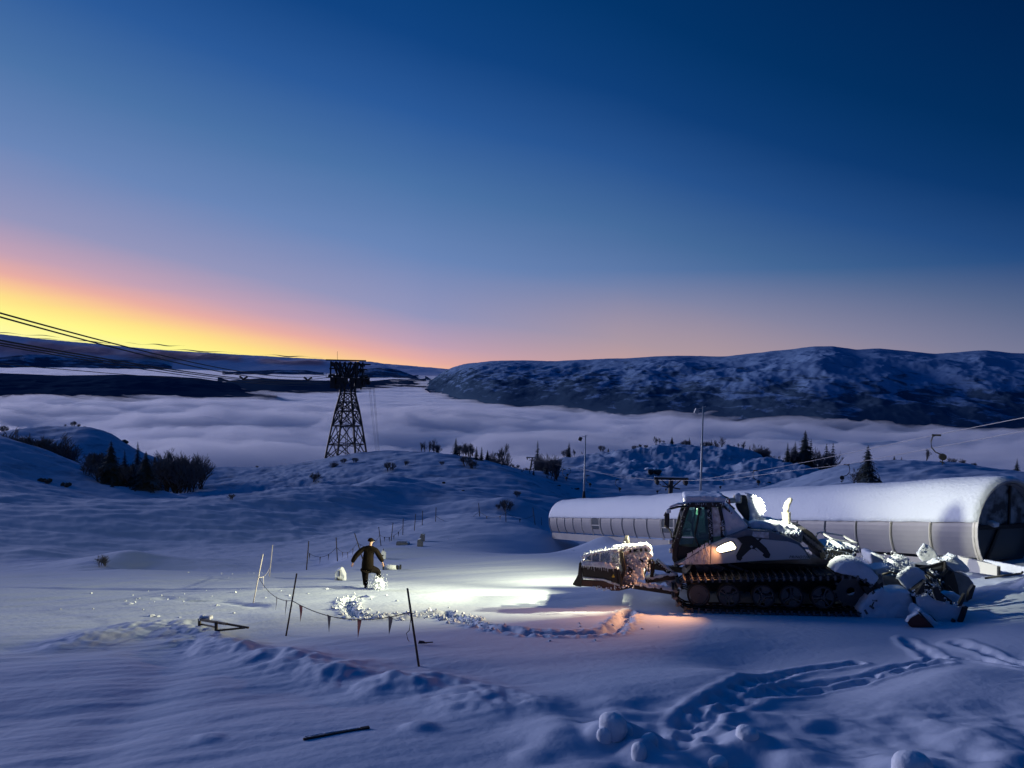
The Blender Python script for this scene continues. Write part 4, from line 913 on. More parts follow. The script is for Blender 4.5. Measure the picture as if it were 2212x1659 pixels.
for s_ in (1, -1):
    for i, (x_, z_) in enumerate(WX):
        z_ = .44; r_ = .33; y_ = 1.60*s_
        W1 = empty('wheel', (x_, y_, z_), parent=GR)
        mb = MB(); mb.ring((0, -.14, 0), r_-.055, r_, 0, .28, 32); mb.build('tyre', M_RUB, W1)
        yo = .142*s_-(.02 if s_ > 0 else 0)
        mb = MB(); mb.ring((0, yo, 0), r_-.07, r_-.045, 0, .02, 36); mb.ring((0, yo, 0), 0, .055, 0, .04, 12)
        if i:
            for k in range(3):
                a = k*2.094+.5*i
                mb.ring((0, yo-.005, 0), .10, r_-.075, 0, .02, 10, a+.35, a+1.5)
            for k in range(3):
                a = k*2.094+.5*i; mb.bar((.05*math.cos(a), yo, .05*math.sin(a)), ((r_-.06)*math.cos(a), yo, (r_-.06)*math.sin(a)), .04)
        else: mb.ring((0, yo-.03, 0), 0, r_-.08, 0, .02, 24)
        mb.build('rim', M_WHEEL, W1)
    SPK = MB(); SPK.ring((-2.18, 1.45*s_, .58), .12, .40, 0, .1, 20)
    for k in range(12): a = k*math.pi/6; SPK.box((-2.18+.43*math.cos(a), 1.5*s_, .58+.43*math.sin(a)), (.09, .12, .07), Matrix.Rotation(-a, 3, 'Y'))
    SPK.build('drive_sprocket', M_WHEEL, GR)
mb = MB(); mb.bar((2.2, 0, 1.2), (1.7, 0, .7), .5); mb.prism([(2.1, 1.22), (1.5, 1.22), (1.2, 1.0), (1.9, .8)], -.9, .9); mb.build('front_frame', M_NAVY, GR)
mb = MB()
for k in range(3): mb.bar((2.0-.45*k, .95, 1.2), (1.35-.45*k, .95, .98), .06)
mb.build('step', M_GROUS, GR)
# fenders buried in snow
for ly0, ly1, pts in ((1.0, 2.1, [(442, 955), (470, 905), (530, 862), (600, 845), (680, 855), (745, 885), (800, 940), (860, 1000), (845, 1045), (800, 1090), (740, 1055), (640, 1005), (520, 980)]), (-2.1, -.95, [(680, 735), (720, 728), (800, 758), (850, 800), (885, 835), (960, 822), (1000, 840), (980, 870), (900, 905), (830, 920), (760, 880), (700, 830)])):
    mb = MB(); mb.prism(tr(cB, pts, ly1 if ly1 > 0 else ly0), ly0, ly1); snowify(mb.build('fender_snow', M_SNOWC, GR), .045, .05, .3, 2)
mb = MB(); mb.prism([(-2.9, .72), (-2.6, 1.18), (-1.2, 1.12), (-1.3, 1.08), (-2.5, 1.12), (-2.85, .70)], 1.0, 2.08); mb.build('fender', M_BLACK, GR)
mb = MB(); pts = tr(cB, [(690, 1080), (790, 1090), (880, 1040), (890, 1110), (830, 1165), (740, 1160)], 1.9); mb.prism(pts, 1.0, 2.0); mb.build('mud_flap', M_BLACK, GR)

# ------------------------------------------------------------------ blade in front
M_BLD = mat('blade_black', (.02, .018, .016), .45, .3); M_BLB = mat('blade_dark_red', (.055, .018, .012), .5, .2)
BL = empty('blade', parent=GR); BL.location = (0, 0, 0)
lw = 1.75
mb = MB(); mb.prism(tr(c2, [(205, 530), (720, 590), (830, 600), (880, 870), (730, 815), (590, 772), (232, 728)], lw), lw-.12, lw); mb.build('blade_wing', M_BLD, BL, bevel=.02)
mb = MB(); mb.prism(tr(c2, [(212, 775), (580, 800), (880, 880), (850, 965), (640, 930), (400, 895), (205, 885)], lw), lw-.10, lw+.02); mb.build('cutting_edge', M_BLB, BL, bevel=.02)
mb = MB(); mb.prism(tr(c2, [(230, 728), (590, 762), (700, 800), (880, 862), (880, 890), (690, 838), (580, 792), (232, 755)], lw), lw-.02, lw+.04); mb.build('stiffener', M_RIME, BL, bevel=.01)
mb = MB(); mb.prism(tr(c2, [(172, 492), (212, 492), (218, 700), (212, 895), (130, 885), (55, 855), (110, 770), (150, 690)], lw+.02), lw-.45, lw+.05); mb.build('end_plate', M_BLD, BL, bevel=.02)
for a, b_, w_ in (((720, 600), (720, 800), .03), ((770, 590), (775, 820), .12), ((828, 600), (880, 890), .08)): MB().bar(gp(c2, a, lw+.03), gp(c2, b_, lw+.03), w_).build('hinge_post', M_BLD, BL)
mb = MB(); mb.prism(tr(c2, [(715, 735), (742, 682), (768, 737)], lw+.1), lw+.1, lw+.106); mb.build('warning_sign', M_YEL, BL)
mb = MB(); mb.prism(tr(c2, [(738, 722), (742, 700), (747, 722)], lw+.108), lw+.107, lw+.11); mb.build('warning_mark', M_BLACK, BL)
# snow guard: mesh panels in a frame
mb = MB(); tp_, bt_ = [(240, 372), (380, 335), (520, 312), (700, 290), (830, 286)], [(225, 470), (380, 478), (520, 488), (700, 510), (830, 520)]
A_ = [gp(c2, p, lw) for p in tp_]; B_ = [gp(c2, p, lw) for p in bt_]
for k in range(4): mb.bar(A_[k], A_[k+1], .06); mb.bar(B_[k], B_[k+1], .06)
for k in range(5): mb.bar(A_[k], B_[k], .045)
mb.build('guard_frame', M_RIME, BL)
mb = MB()
for k in range(46):
    t0 = k/30.; t1 = t0-.28
    def gpnt(t, v): t = min(max(t, 0), 1); f_ = t*3.999; i = int(f_); r_ = f_-i; return A_[i].lerp(A_[i+1], r_).lerp(B_[i].lerp(B_[i+1], r_), v)
    if 0 <= t1 and t0 <= 1: mb.bar(gpnt(t0, 0), gpnt(t1, 1), .012)
    if t0 <= 1 and t0+.28 <= 1: mb.bar(gpnt(t0, 0), gpnt(t0+.28, 1), .012)
mb.build('wire_mesh', M_BLD, BL)
mb = MB(); mb.prism(tr(c2, [(200, 470), (235, 378), (300, 348), (520, 300), (700, 272), (840, 262), (840, 292), (700, 300), (520, 325), (380, 348), (262, 385), (245, 440), (232, 500)], lw+.06), lw-.14, lw+.07); snowify(mb.build('guard_snow', M_SNOWC, BL), .025, .05, .1, 1)
mb = MB(); mb.prism(tr(c2, [(210, 500), (260, 465), (500, 478), (700, 500), (740, 600), (600, 582), (400, 560), (225, 542)], lw+.05), lw-.1, lw+.07); snowify(mb.build('wing_snow', M_SNOWC, BL), .025, .06, .08, 1)
# middle section across the machine
xm, zt = L(*c2(900, 300), 1.4); xb, zb_ = L(*c2(1000, 890), 1.4)
sec = [(xm-.02, zt), (xm+.10, zt), (xm+.02, (zt+zb_)/2), (xm+.22, zb_), (xm+.10, zb_), (xm-.1, (zt+zb_)/2)]
MB().prism(sec, -2.3, lw-.13).build('blade_plate', M_BLD, BL, bevel=.02)
mb = MB(); mb.prism(tr(c2, [(860, 265), (1260, 230), (1300, 258), (1250, 330), (870, 360)], 1.2), 1.15, 1.2); 
sg_ = MB()
for i_ in (860, 945, 1060, 1165, 1245): sg_.bar(gp(c2, (i_, 265-.1*(i_-860)), 1.3), gp(c2, (i_+8, 350-.06*(i_-860)), 1.3), .06)
sg_.bar(gp(c2, (850, 262), 1.3), gp(c2, (1330, 215), 1.3), .08); sg_.bar(gp(c2, (850, 355), 1.3), gp(c2, (1330, 318), 1.3), .06); sg_.build('guard_frame', M_RIME, BL)
MB().prism(tr(c2, [(860, 262), (1320, 225), (1320, 320), (860, 358)], 1.1), 1.08, 1.1).build('guard_back', mat('guard_dark', (.09, .085, .07), .7), BL)
mb = MB(); mb.prism(tr(c2, [(700, 270), (730, 236), (900, 214), (1100, 200), (1290, 186), (1350, 215), (1385, 270), (1380, 320), (1340, 290), (1300, 240), (1100, 252), (900, 272), (720, 292)], 1.36), .9, 1.38); snowify(mb.build('guard_snow', M_SNOWC, BL), .03, .07, .12, 1)
mb = MB(); mb.prism(tr(c2, [(690, 510), (720, 330), (830, 350), (1000, 352), (1120, 320), (1300, 325), (1385, 330), (1400, 400), (1330, 440), (1290, 520), (1240, 570), (1260, 700), (1250, 800), (1150, 740), (1110, 830), (1090, 890), (960, 880), (890, 880), (900, 760), (830, 700), (850, 610), (740, 590)], 1.3), .55, 1.32); snowify(mb.build('packed_snow', M_SNOWC, BL), .032, .20, .17, 1)
mb = MB(); mb.prism(tr(c2, [(1000, 560), (1070, 600), (1060, 700), (1010, 760), (980, 700)], 1.42), 1.2, 1.44); mb.prism(tr(c2, [(860, 640), (905, 640), (905, 780), (880, 760)], 1.42), 1.2, 1.42); mb.prism(tr(c2, [(1170, 425), (1290, 460), (1230, 490)], 1.4), 1.2, 1.40); mb.build('linkage', M_BLD, BL)
mb = MB(); mb.tube([gp(c2, p, 1.1) for p in ((1290, 520), (1340, 450), (1400, 445), (1430, 520), (1420, 640), (1370, 720))], .035, 6); mb.tube([gp(c2, p, 1.2) for p in ((1240, 560), (1230, 620), (1250, 740), (1300, 600))], .025, 6); mb.bar(gp(c2, (1370, 450), 1.1), gp(c2, (1330, 640), 1.1), .09); mb.bar(gp(c2, (1400, 500), 1.0), gp(c2, (1390, 730), 1.0), .1); mb.build('hydraulic_hose', M_BLD, BL)
for a, b_, w_, ly in (((1440, 470), (1800, 730), .15, .7), ((1280, 790), (1830, 715), .16, .95), ((1040, 870), (1850, 990), .17, 1.15)):
    MB().bar(gp(c2, a, ly), gp(c2, b_, ly), w_, w_).build('push_arm', M_BLD, BL, bevel=.02)
    pa, pb = gp(c2, (a[0]+30, a[1]-38), ly), gp(c2, (b_[0]-20, b_[1]-38), ly); snowify(MB().bar(pa, pb, w_*1.1, w_*.55).build('arm_snow', M_SNOWC, BL), .03, .07, .15, 1)
mb = MB(); mb.prism(tr(c2, [(1620, 830), (1680, 775), (1800, 770), (1870, 820), (1820, 880), (1730, 905), (1640, 880)], .9), .4, .95); mb.prism(tr(c2, [(1290, 760), (1420, 700), (1500, 740), (1700, 740), (1640, 800), (1500, 840), (1400, 800)], .8), .3, .85); snowify(mb.build('packed_snow', M_SNOWC, BL), .03, .10, .2, 1)
mb = MB(); mb.prism(tr(c2, [(880, 900), (1090, 850), (1100, 900), (840, 965), (700, 962), (690, 940)], 1.6), -2.0, 1.6); mb.build('cutting_edge', M_BLD, BL)
MB().bar((xm+.5, -1.2, (zt+zb_)/2-.2), (2.4, -.9, .7), .17).build('push_arm', M_BLD, BL)

# ------------------------------------------------------------------ tiller behind
TI = empty('tiller', parent=GR)
def slab(pts, ly0, ly1, name='side_plate', m=M_SNOWC, amp=.05, f=cR, vox=.04, rough=True, lb=None):
    o = MB().prism(tr(f, pts, ly1), ly0, ly1).build(name, m, TI, label=lb)
    return snowify(o, vox, amp, .22, 1) if rough else o
slab([(878, 655), (900, 600), (960, 560), (1070, 480), (1180, 510), (1260, 565), (1275, 680), (1225, 790), (1160, 865), (1040, 850), (980, 790), (920, 720)], 1.6, 1.85, amp=.04)
slab([(1155, 305), (1200, 220), (1255, 152), (1330, 185), (1405, 245), (1470, 355), (1420, 420), (1270, 448), (1205, 380)], -1.9, -1.75, rough=True, amp=.03, vox=.03)
slab([(1575, 400), (1690, 308), (1800, 400), (1900, 500), (1922, 540), (1872, 582), (1780, 560), (1700, 555), (1690, 620), (1650, 760), (1600, 640)], -.4, 0.1, amp=.03)
slab([(1350, 500), (1400, 440), (1480, 412), (1570, 395), (1580, 480), (1500, 510), (1400, 545)], -.5, .1, name='packed_snow', amp=.10)
slab([(792, 455), (820, 395), (880, 355), (940, 345), (1020, 375), (1060, 430), (1050, 500), (960, 560), (880, 540), (810, 520)], .0, .7, name='packed_snow', amp=.12)
slab([(500, 520), (640, 500), (800, 490), (850, 540), (1000, 600), (880, 640), (690, 600), (640, 640), (560, 590)], -.4, .5, name='hitch_snow', amp=.08)
slab([(640, 620), (860, 620), (960, 790), (740, 830), (690, 780)], .3, .9, name='hitch_plate', m=M_NAVY, rough=False)
slab([(1190, 1110), (1150, 960), (1300, 880), (1400, 965), (1540, 1000), (1740, 1085), (1835, 1020), (1800, 1200), (1730, 1350), (1600, 1370), (1480, 1350), (1380, 1300), (1290, 1195)], 2.2, 2.45, name='tiller_flap', amp=.06)
slab([(1270, 730), (1420, 740), (1390, 860), (1400, 950), (1280, 900), (1200, 880)], 1.1, 1.3, name='tiller_flap', amp=.06)
slab([(1500, 900), (1570, 850), (1700, 870), (1820, 940), (1800, 1000), (1740, 1075), (1600, 1040), (1540, 960)], 1.6, 1.85, name='tiller_flap', amp=.06)
slab([(1700, 560), (1870, 590), (1990, 740), (1940, 830), (1880, 880), (1840, 1000), (1780, 900), (1730, 760)], -.4, -.2, name='tiller_flap', amp=.06)
slab([(1560, 420), (1620, 600), (1680, 560), (1740, 760), (1760, 890), (1600, 850), (1540, 700)], -.3, .5, name='tiller_box', m=M_BLACK, rough=False)
slab([(1060, 860), (1280, 690), (1520, 880), (1760, 1060), (1850, 1060), (1740, 1340), (1600, 1372), (1300, 1250), (1200, 1120)], 1.2, 2.15, name='tiller_box', m=M_BLACK, rough=False)
for pts in ([(1140, 880), (1230, 730), (1260, 700), (1255, 860)], [(1380, 800), (1450, 770), (1500, 880), (1560, 1000), (1430, 970)], [(1740, 1060), (1830, 880), (1850, 880), (1840, 960), (1790, 1060)], [(1630, 1370), (1680, 1250), (1710, 1260), (1690, 1370)], [(1735, 1340), (1830, 1080), (1890, 1070), (1850, 1200), (1780, 1370)], [(1880, 980), (1900, 850), (1970, 750), (2000, 760), (1940, 950)], [(1290, 1195), (1350, 1190), (1500, 1350), (1440, 1350)]):
    slab(pts, 2.46, 2.6, name='bracket', m=M_BLACK, rough=False)
for a, b_ in (((1120, 470), (1320, 490)), ((1320, 490), (1560, 420)), ((1200, 585), (1380, 560)), ((1380, 560), (1560, 510)), ((660, 590), (860, 620))):
    MB().bar(gp(cR, a, .3), gp(cR, b_, .3), .09).build('hydraulic_line', M_BLACK, TI)
slab([(1130, 1180), (1200, 1090), (1320, 1200), (1500, 1345), (1760, 1350), (1850, 1400), (1700, 1480), (1500, 1500), (1300, 1400), (1160, 1300)], 2.2, 2.9, name='packed_snow', amp=.14)
slab([(1010, 1290), (1045, 1235), (1172, 1175), (1330, 1295), (1430, 1400), (1500, 1500), (1430, 1480), (1320, 1420), (1120, 1390), (1045, 1350)], 2.95, 3.05, name='finisher_wing', m=M_RED, rough=False, lb='dark red triangular finisher wing')
slab([(1000, 1290), (1030, 1230), (1165, 1145), (1190, 1165), (1060, 1235), (1015, 1310)], 2.9, 3.1, name='wing_snow', amp=.03, vox=.025)
slab([(1185, 1160), (1195, 1150), (1500, 1480), (1515, 1510), (1490, 1500)], 2.9, 3.06, name='wing_edge', m=M_BLACK, rough=False)
slab([(560, 600), (900, 560), (1200, 520), (1560, 440), (1700, 560), (1900, 640), (1980, 760), (1860, 1060), (1700, 1300), (1450, 1300), (1250, 1150), (1150, 950), (1000, 800), (700, 760)], -.7, .2, name='tiller_body', m=M_NAVY, rough=False)
# snow comb left by the tiller between track and wing
mb = MB(); mb.prism(tr(cR, [(430, 930), (640, 770), (700, 840), (1030, 830), (1180, 1140), (1010, 1260), (860, 1300), (560, 1290), (360, 1300), (300, 1120)], 2.1), 1.2, 2.1); snowify(mb.build('churned_snow', M_SNOWC, kind='stuff'), .05, .14, .3, 2)
bpy.data.objects['churned_snow'].matrix_world = GM

# crusts, icicles and loose lumps of snow on the machine
def crust(name, par, f, pts, ly0, ly1, n, r0, r1, hang=0, seed=1, spread=.03):
    n = int(n*1.7); r0 *= .6; r1 *= .62
    r = random.Random(seed); mb = MB(); P_ = [Vector((*L(*f(*p), ly1), 0)) for p in pts]
    P_ = [Vector((v.x, 0, v.y)) for v in P_]; ln = [(b_-a).length for a, b_ in zip(P_[:-1], P_[1:])]; tt = sum(ln)
    for k in range(n):
        s = r.random()*tt; i = 0
        while i < len(ln)-1 and s > ln[i]: s -= ln[i]; i += 1
        p = P_[i].lerp(P_[i+1], s/ln[i])+Vector((r.gauss(0, spread), 0, r.gauss(0, spread))); p.y = r.uniform(ly0, ly1) if r.random() < .5 else ly1+r.uniform(-.03, .03)
        q_ = r.uniform(r0, r1); vs = []
        for x_, y_, z_ in ((0, 0, 1), (.89, 0, .45), (.28, .85, .45), (-.72, .53, .45), (-.72, -.53, .45), (.28, -.85, .45), (.72, .53, -.45), (-.28, .85, -.45), (-.89, 0, -.45), (-.28, -.85, -.45), (.72, -.53, -.45), (0, 0, -1)):
            g_ = q_*r.uniform(.6, 1.3); vs.append(p+Vector((x_*g_, y_*g_, z_*g_)))
        mb.add(vs, [(0, 1, 2), (0, 2, 3), (0, 3, 4), (0, 4, 5), (0, 5, 1), (1, 6, 2), (2, 7, 3), (3, 8, 4), (4, 9, 5), (5, 10, 1), (6, 7, 2), (7, 8, 3), (8, 9, 4), (9, 10, 5), (10, 6, 1), (11, 7, 6), (11, 8, 7), (11, 9, 8), (11, 10, 9), (11, 6, 10)])
        if hang and r.random() < .6: mb.tube([p, p-Vector((0, 0, r.uniform(.3, 1)*hang))], [q_*.45, .003], 4)
    return mb.build(name, M_SNOWC, par, smooth=True, kind='stuff')
crust('snow_crust', BL, c2, [(235, 378), (520, 312), (720, 285), (900, 225), (1300, 195), (1380, 280)], 1.4, 1.8, 90, .015, .05, .10, 1)
crust('snow_crust', BL, c2, [(215, 520), (420, 520), (720, 560), (850, 600)], 1.7, 1.82, 80, .012, .035, .14, 2)
crust('snow_crust', BL, c2, [(900, 300), (1100, 420), (1300, 420), (1200, 600), (1000, 500), (900, 700), (1100, 800), (960, 860)], 1.1, 1.42, 170, .02, .07, .12, 3, .09)
crust('snow_crust', BL, c2, [(400, 905), (640, 935), (860, 900), (1080, 870)], 1.6, 1.8, 45, .015, .05, .05, 4)
crust('snow_crust', BL, c2, [(1400, 450), (1600, 570), (1780, 690)], .6, .8, 40, .015, .04, .05, 5)
crust('snow_crust', BL, c2, [(1120, 850), (1450, 880), (1830, 950)], 1.0, 1.25, 70, .015, .05, .07, 6)
crust('snow_crust', BL, c2, [(1300, 770), (1500, 740), (1830, 700)], .8, 1.0, 60, .015, .05, .06, 7)
crust('snow_crust', GR, c3, [(372, 395), (500, 385), (700, 378), (930, 390), (985, 420)], .9, 1.08, 70, .012, .032, .09, 8)
crust('snow_crust', GR, c3, [(395, 420), (330, 600), (240, 930)], .95, 1.08, 40, .008, .022, 0, 9)
crust('snow_crust', GR, c3, [(705, 480), (735, 700), (745, 900)], .98, 1.08, 60, .012, .035, .04, 10)
crust('snow_crust', GR, c3, [(885, 640), (910, 760), (930, 850)], .98, 1.08, 40, .015, .045, .03, 11)
crust('snow_crust', GR, c3, [(1290, 720), (1500, 770), (1800, 820), (2020, 800)], .7, .99, 130, .015, .05, 0, 12, .04)
crust('snow_crust', GR, c3, [(1265, 260), (1400, 290), (1515, 460), (1400, 600)], .2, .5, 70, .02, .06, .05, 13, .04)
crust('snow_crust', GR, cB, [(310, 790), (430, 720), (640, 740), (600, 810), (330, 812)], .5, .92, 110, .015, .045, .06, 14, .04)
crust('snow_crust', GR, cB, [(520, 870), (600, 850), (690, 860), (650, 900)], 1.4, 2.1, 70, .012, .04, 0, 15, .07)
crust('snow_crust', TI, cR, [(880, 650), (960, 570), (1060, 490), (1060, 420), (940, 350), (820, 400), (800, 500)], .6, 1.85, 110, .012, .045, .06, 16, .03)
crust('snow_crust', TI, cR, [(1040, 860), (1200, 880), (1300, 780), (1400, 860), (1500, 980), (1740, 1070), (1840, 1020)], 2.2, 2.5, 110, .015, .05, .06, 17, .06)
crust('snow_crust', TI, cR, [(1160, 300), (1250, 155)], -1.9, -1.7, 30, .012, .035, .05, 18, .02)
crust('snow_crust', TI, cR, [(1350, 500), (1500, 430), (1600, 400), (1690, 310)], -.4, .15, 60, .015, .05, .08, 19, .03)
crust('snow_crust', TI, cR, [(1290, 640), (1380, 560), (1430, 620), (1480, 720), (1400, 800)], .3, .8, 90, .015, .05, .08, 20, .06)
for k_, (pts, r_) in enumerate([([(640, 600), (760, 560), (900, 600), (960, 700)], .035), ([(1060, 500), (1140, 520), (1240, 500), (1330, 490)], .04), ([(1260, 600), (1350, 700), (1360, 820), (1450, 900)], .03), ([(1500, 560), (1450, 680), (1520, 800), (1500, 900)], .03), ([(1600, 760), (1680, 860), (1650, 960)], .03), ([(1290, 560), (1400, 640), (1500, 620), (1580, 520)], .05)]):
    MB().tube([gp(cR, p, .95) for p in pts], r_, 6).build('hydraulic_hose', M_BLACK, TI, smooth=True)

# ------------------------------------------------------------------ the machine's lamps
def spot(name, p, d_, W, col, ang, blend, size=.05):
    l = bpy.data.lights.new(name, 'SPOT'); l.energy = W; l.color = col; l.spot_size = math.radians(ang); l.spot_blend = blend; l.shadow_soft_size = size
    o = bpy.data.objects.new(name, l); C.objects.link(o); o.parent = GR; o.location = p; o.rotation_euler = Vector(d_).to_track_quat('-Z', 'Y').to_euler(); return o
hx, hz = L(*c3(400, 380), .6)
WARM = (1, .93, .55)
M_LENS = mat('lamp_lens', (.8, .8, .7), .3, emit=(1, .95, .75), es=6)
for y_ in (.62, -.62):
    mb = MB(); mb.box((hx+.03, y_, hz+.02), (.12, .2, .13)); mb.build('roof_work_lamp', M_BLACK, GR, bevel=.02)
    MB().box((hx+.095, y_, hz+.02), (.01, .16, .1)).build('lamp_lens', M_LENS, GR)
HZ = hz+.02
spot('headlight', (hx+.14, .62, HZ), (1, .14, -.42), 4500, WARM, 80, .8)
spot('headlight', (hx+.14, -.62, HZ), (1, .10, -.42), 2600, WARM, 80, .9)
# added floodlight on a stand, hidden behind the machine to light the snow
fx, fy = 6.75, 27.0; fz = GZ(fx, fy); FLH = 3.35-fz; FL = empty('added_floodlight_stand', (fx, fy, fz), 'floodlight on a tripod stand behind the groomer, aimed at the play area', 'floodlight')
mb = MB()
for k in range(3): mb.bar((0, 0, 1.0), (.7*math.cos(2.1*k), .7*math.sin(2.1*k), 0), .04)
mb.build('tripod', M_STEEL, FL); MB().tube([(0, 0, .9), (0, 0, FLH)], .03, 8).build('pole', M_STEEL, FL)
mb = MB(); mb.box((0.03, 0, FLH+.1), (.14, .36, .26)); mb.build('lamp_head', M_BLACK, FL, bevel=.02); MB().box((-.05, 0, FLH+.1), (.01, .32, .22)).build('lamp_lens', M_LENS, FL)
l = bpy.data.lights.new('floodlight', 'SPOT'); l.energy = 15000; l.color = WARM; l.spot_size = math.radians(78); l.spot_blend = 1; l.shadow_soft_size = .12  # two beams of the added lamp, making the lit pool on the snow
o = bpy.data.objects.new('floodlight', l); C.objects.link(o); o.parent = FL; o.location = (-.16, 0, FLH+.1); o.rotation_euler = Vector((-9, 8.0, -3.0)).to_track_quat('-Z', 'Y').to_euler()
l = bpy.data.lights.new('floodlight', 'SPOT'); l.energy = 24000; l.color = WARM; l.spot_size = math.radians(56); l.spot_blend = 1; l.shadow_soft_size = .12
o = bpy.data.objects.new('floodlight', l); C.objects.link(o); o.parent = FL; o.location = (-.16, .1, FLH+.14); o.rotation_euler = Vector((-14, -1.8, -1.2)).to_track_quat('-Z', 'Y').to_euler()
rx, rz = L(*c3(1050, 300), .5)
spot('rear_light', (rx-.45, 1.02, rz+.1), (-1, -.42, -.08), 2600, (1, .98, .72), 105, .9)
ox, oz = L(*c3(700, 1150), W_+.1)
spot('orange_light', (L(*c3(950, 1010), W_+.1)[0]+.0, W_+.32, L(*c3(950, 1010), W_+.1)[1]), (1, .62, -.32), 1500, (1, .42, .16), 90, 1., .06)
spot('door_glow', (L(*c3(840, 1040), W_+.1)[0], W_+.25, L(*c3(840, 1040), W_+.1)[1]-.02), (.6, -.6, -.5), 9, (1, .40, .15), 120, .8, .05)
# ------------------------------------------------------------------ the person kicking snow
def skin(name, nodes, edges, m, parent, root=0, sub=2):
    me = bpy.data.meshes.new(name); me.from_pydata([n[:3] for n in nodes], edges, []); o = bpy.data.objects.new(name, me); C.objects.link(o); o.parent = parent
    me.materials.append(m)
    s = o.modifiers.new('skin', 'SKIN'); s.use_smooth_shade = True; s.branch_smoothing = .6
    sv = me.skin_vertices[0].data if me.skin_vertices else None
    if sv is None:
        bm = bmesh.new(); bm.from_mesh(me); bm.verts.layers.skin.verify(); bm.to_mesh(me); bm.free(); sv = me.skin_vertices[0].data
    for i, n in enumerate(nodes):
        r = n[3]; sv[i].radius = r if isinstance(r, tuple) else (r, r); sv[i].use_root = i == root
    ss = o.modifiers.new('sub', 'SUBSURF'); ss.levels = sub; ss.render_levels = sub
    return o
pg = G(789.5, 1273.5); SP = pg.y/FPX/.965
def pp(x, z, y=0.): return (x*SP, y, z*SP)
PR = empty('person', pg, 'man in black jacket and cap seen from behind, kicking up snow with one leg', 'person')
M_SKIN = mat('skin', (.34, .19, .14), .6); M_JACK = mat('black_jacket', (.004, .003, .0025), .9, bump=.4, bscale=18, noise=.5, nscale=5, col2=(.007, .005, .004)); M_TROU = mat('dark_trousers', (.004, .003, .003), .85, bump=.3, bscale=20)
for m__ in (M_JACK, M_TROU): m__.node_tree.nodes['Principled BSDF'].inputs['Specular IOR Level'].default_value = .05
M_BOOT = mat('boots', (.01, .01, .01), .6)
N = []; E = []
def nd(x, z, y, r, par=None):
    N.append((*pp(x, z, y), r)); 
    if par is not None: E.append((par, len(N)-1))
    return len(N)-1
pel = nd(3, 46, 0, .11); wa = nd(3, 60, 0, .11, pel); che = nd(5, 76, .03, .13, wa); ne = nd(7.5, 90, .05, .055, che); hd0 = nd(8, 94, .06, .062, ne); hd = nd(8.3, 98, .06, .09, hd0); hdt = nd(8.2, 102, .055, .075, hd)
nose = nd(12.2, 97, .10, .018, hd); 
for s_, (sh, elb, ha) in ((-1, ((-6, 85, 0), (-21, 69, -.10), (-28, 54, -.06))), (1, ((18, 83, .05), (27, 67, .10), (34, 53, .12)))):
    a = nd(*sh, .06, che); b_ = nd(*elb, .045, a); c_ = nd(*ha, .03, b_); d = nd(ha[0]+s_*.8, ha[1]-4, ha[2], (.042, .02), c_)
    for f_, (fx, fl) in enumerate(((-1.4, 4.2), (-.5, 4.9), (.4, 4.7), (1.3, 3.8))):
        e_ = nd(ha[0]+s_*1.0+fx*.9, ha[1]-4-fl*.5, ha[2]+.01, .0095, d); nd(ha[0]+s_*.6+fx, ha[1]-4-fl, ha[2]+.03, .008, e_)
    t_ = nd(ha[0]-s_*2.2, ha[1]-3.8, ha[2]+.03, .010, c_); nd(ha[0]-s_*2.6, ha[1]-6.2, ha[2]+.04, .009, t_)
for pts in (((-1.5, 42, 0, .085), (-1.3, 24, .02, .06), (0, 5, 0, .045)), ((9, 43, .05, .085), (24, 34, .22, .06), (26, 20, .12, .045))):
    q_ = pel
    for x_, z_, y_, r_ in pts: q_ = nd(x_, z_, y_, r_, q_)
skin('body', N, E, M_SKIN, PR)
J = []; JE = []
def jn(x, z, y, r, par=None):
    J.append((*pp(x, z, y), r)); 
    if par is not None: JE.append((par, len(J)-1))
    return len(J)-1
a0 = jn(3.5, 38, 0, (.18, .25)); a1 = jn(3.2, 50, 0, (.18, .24), a0); a2 = jn(3.7, 62, 0, (.18, .225), a1); a3 = jn(5.2, 75, .03, (.17, .25), a2); a4 = jn(6.5, 84, .04, (.14, .19), a3); jn(7.6, 90.5, .05, .075, a4)
b0 = jn(-5.5, 83.5, 0, .12, a4); b1 = jn(-15, 76, -.06, .11, b0); b2 = jn(-22, 68, -.1, .10, b1); b3 = jn(-26.5, 59, -.08, .085, b2); jn(-28.2, 55, -.06, .065, b3)
d0 = jn(17.5, 82, .05, .12, a4); d1 = jn(22, 76, .07, .11, d0); d2 = jn(27, 67, .1, .10, d1); d3 = jn(31.5, 59, .12, .085, d2); jn(34, 54.5, .12, .062, d3)
skin('jacket', J, JE, M_JACK, PR)
T_ = [(*pp(3, 46, 0), .17), (*pp(-1.4, 38, 0), .15), (*pp(-1.6, 24, .03), .12), (*pp(-.3, 12, .01), .10), (*pp(-.1, 5, 0), .09), (*pp(9, 41, .06), .15), (*pp(17, 37.5, .15), .135), (*pp(24, 33.5, .22), .115), (*pp(25.5, 25, .18), .095), (*pp(26, 19, .14), .07)]
skin('trousers', T_, [(0, 1), (1, 2), (2, 3), (3, 4), (0, 5), (5, 6), (6, 7), (7, 8), (8, 9)], M_TROU, PR)
for x_, z_, y_ in ((-.1, 0, 0), (27, 15, .12)):
    skin('boot', [(*pp(x_, z_+6, y_), .07), (*pp(x_, z_+2, y_), .066), (x_*SP+.05, y_+.10, z_*SP+.035, .05), (x_*SP+.09, y_+.2, z_*SP+.035, .035)], [(0, 1), (1, 2), (2, 3)], M_BOOT, PR)
mb = MB(); c_ = Vector(pp(8.1, 101, .055)); vs = []
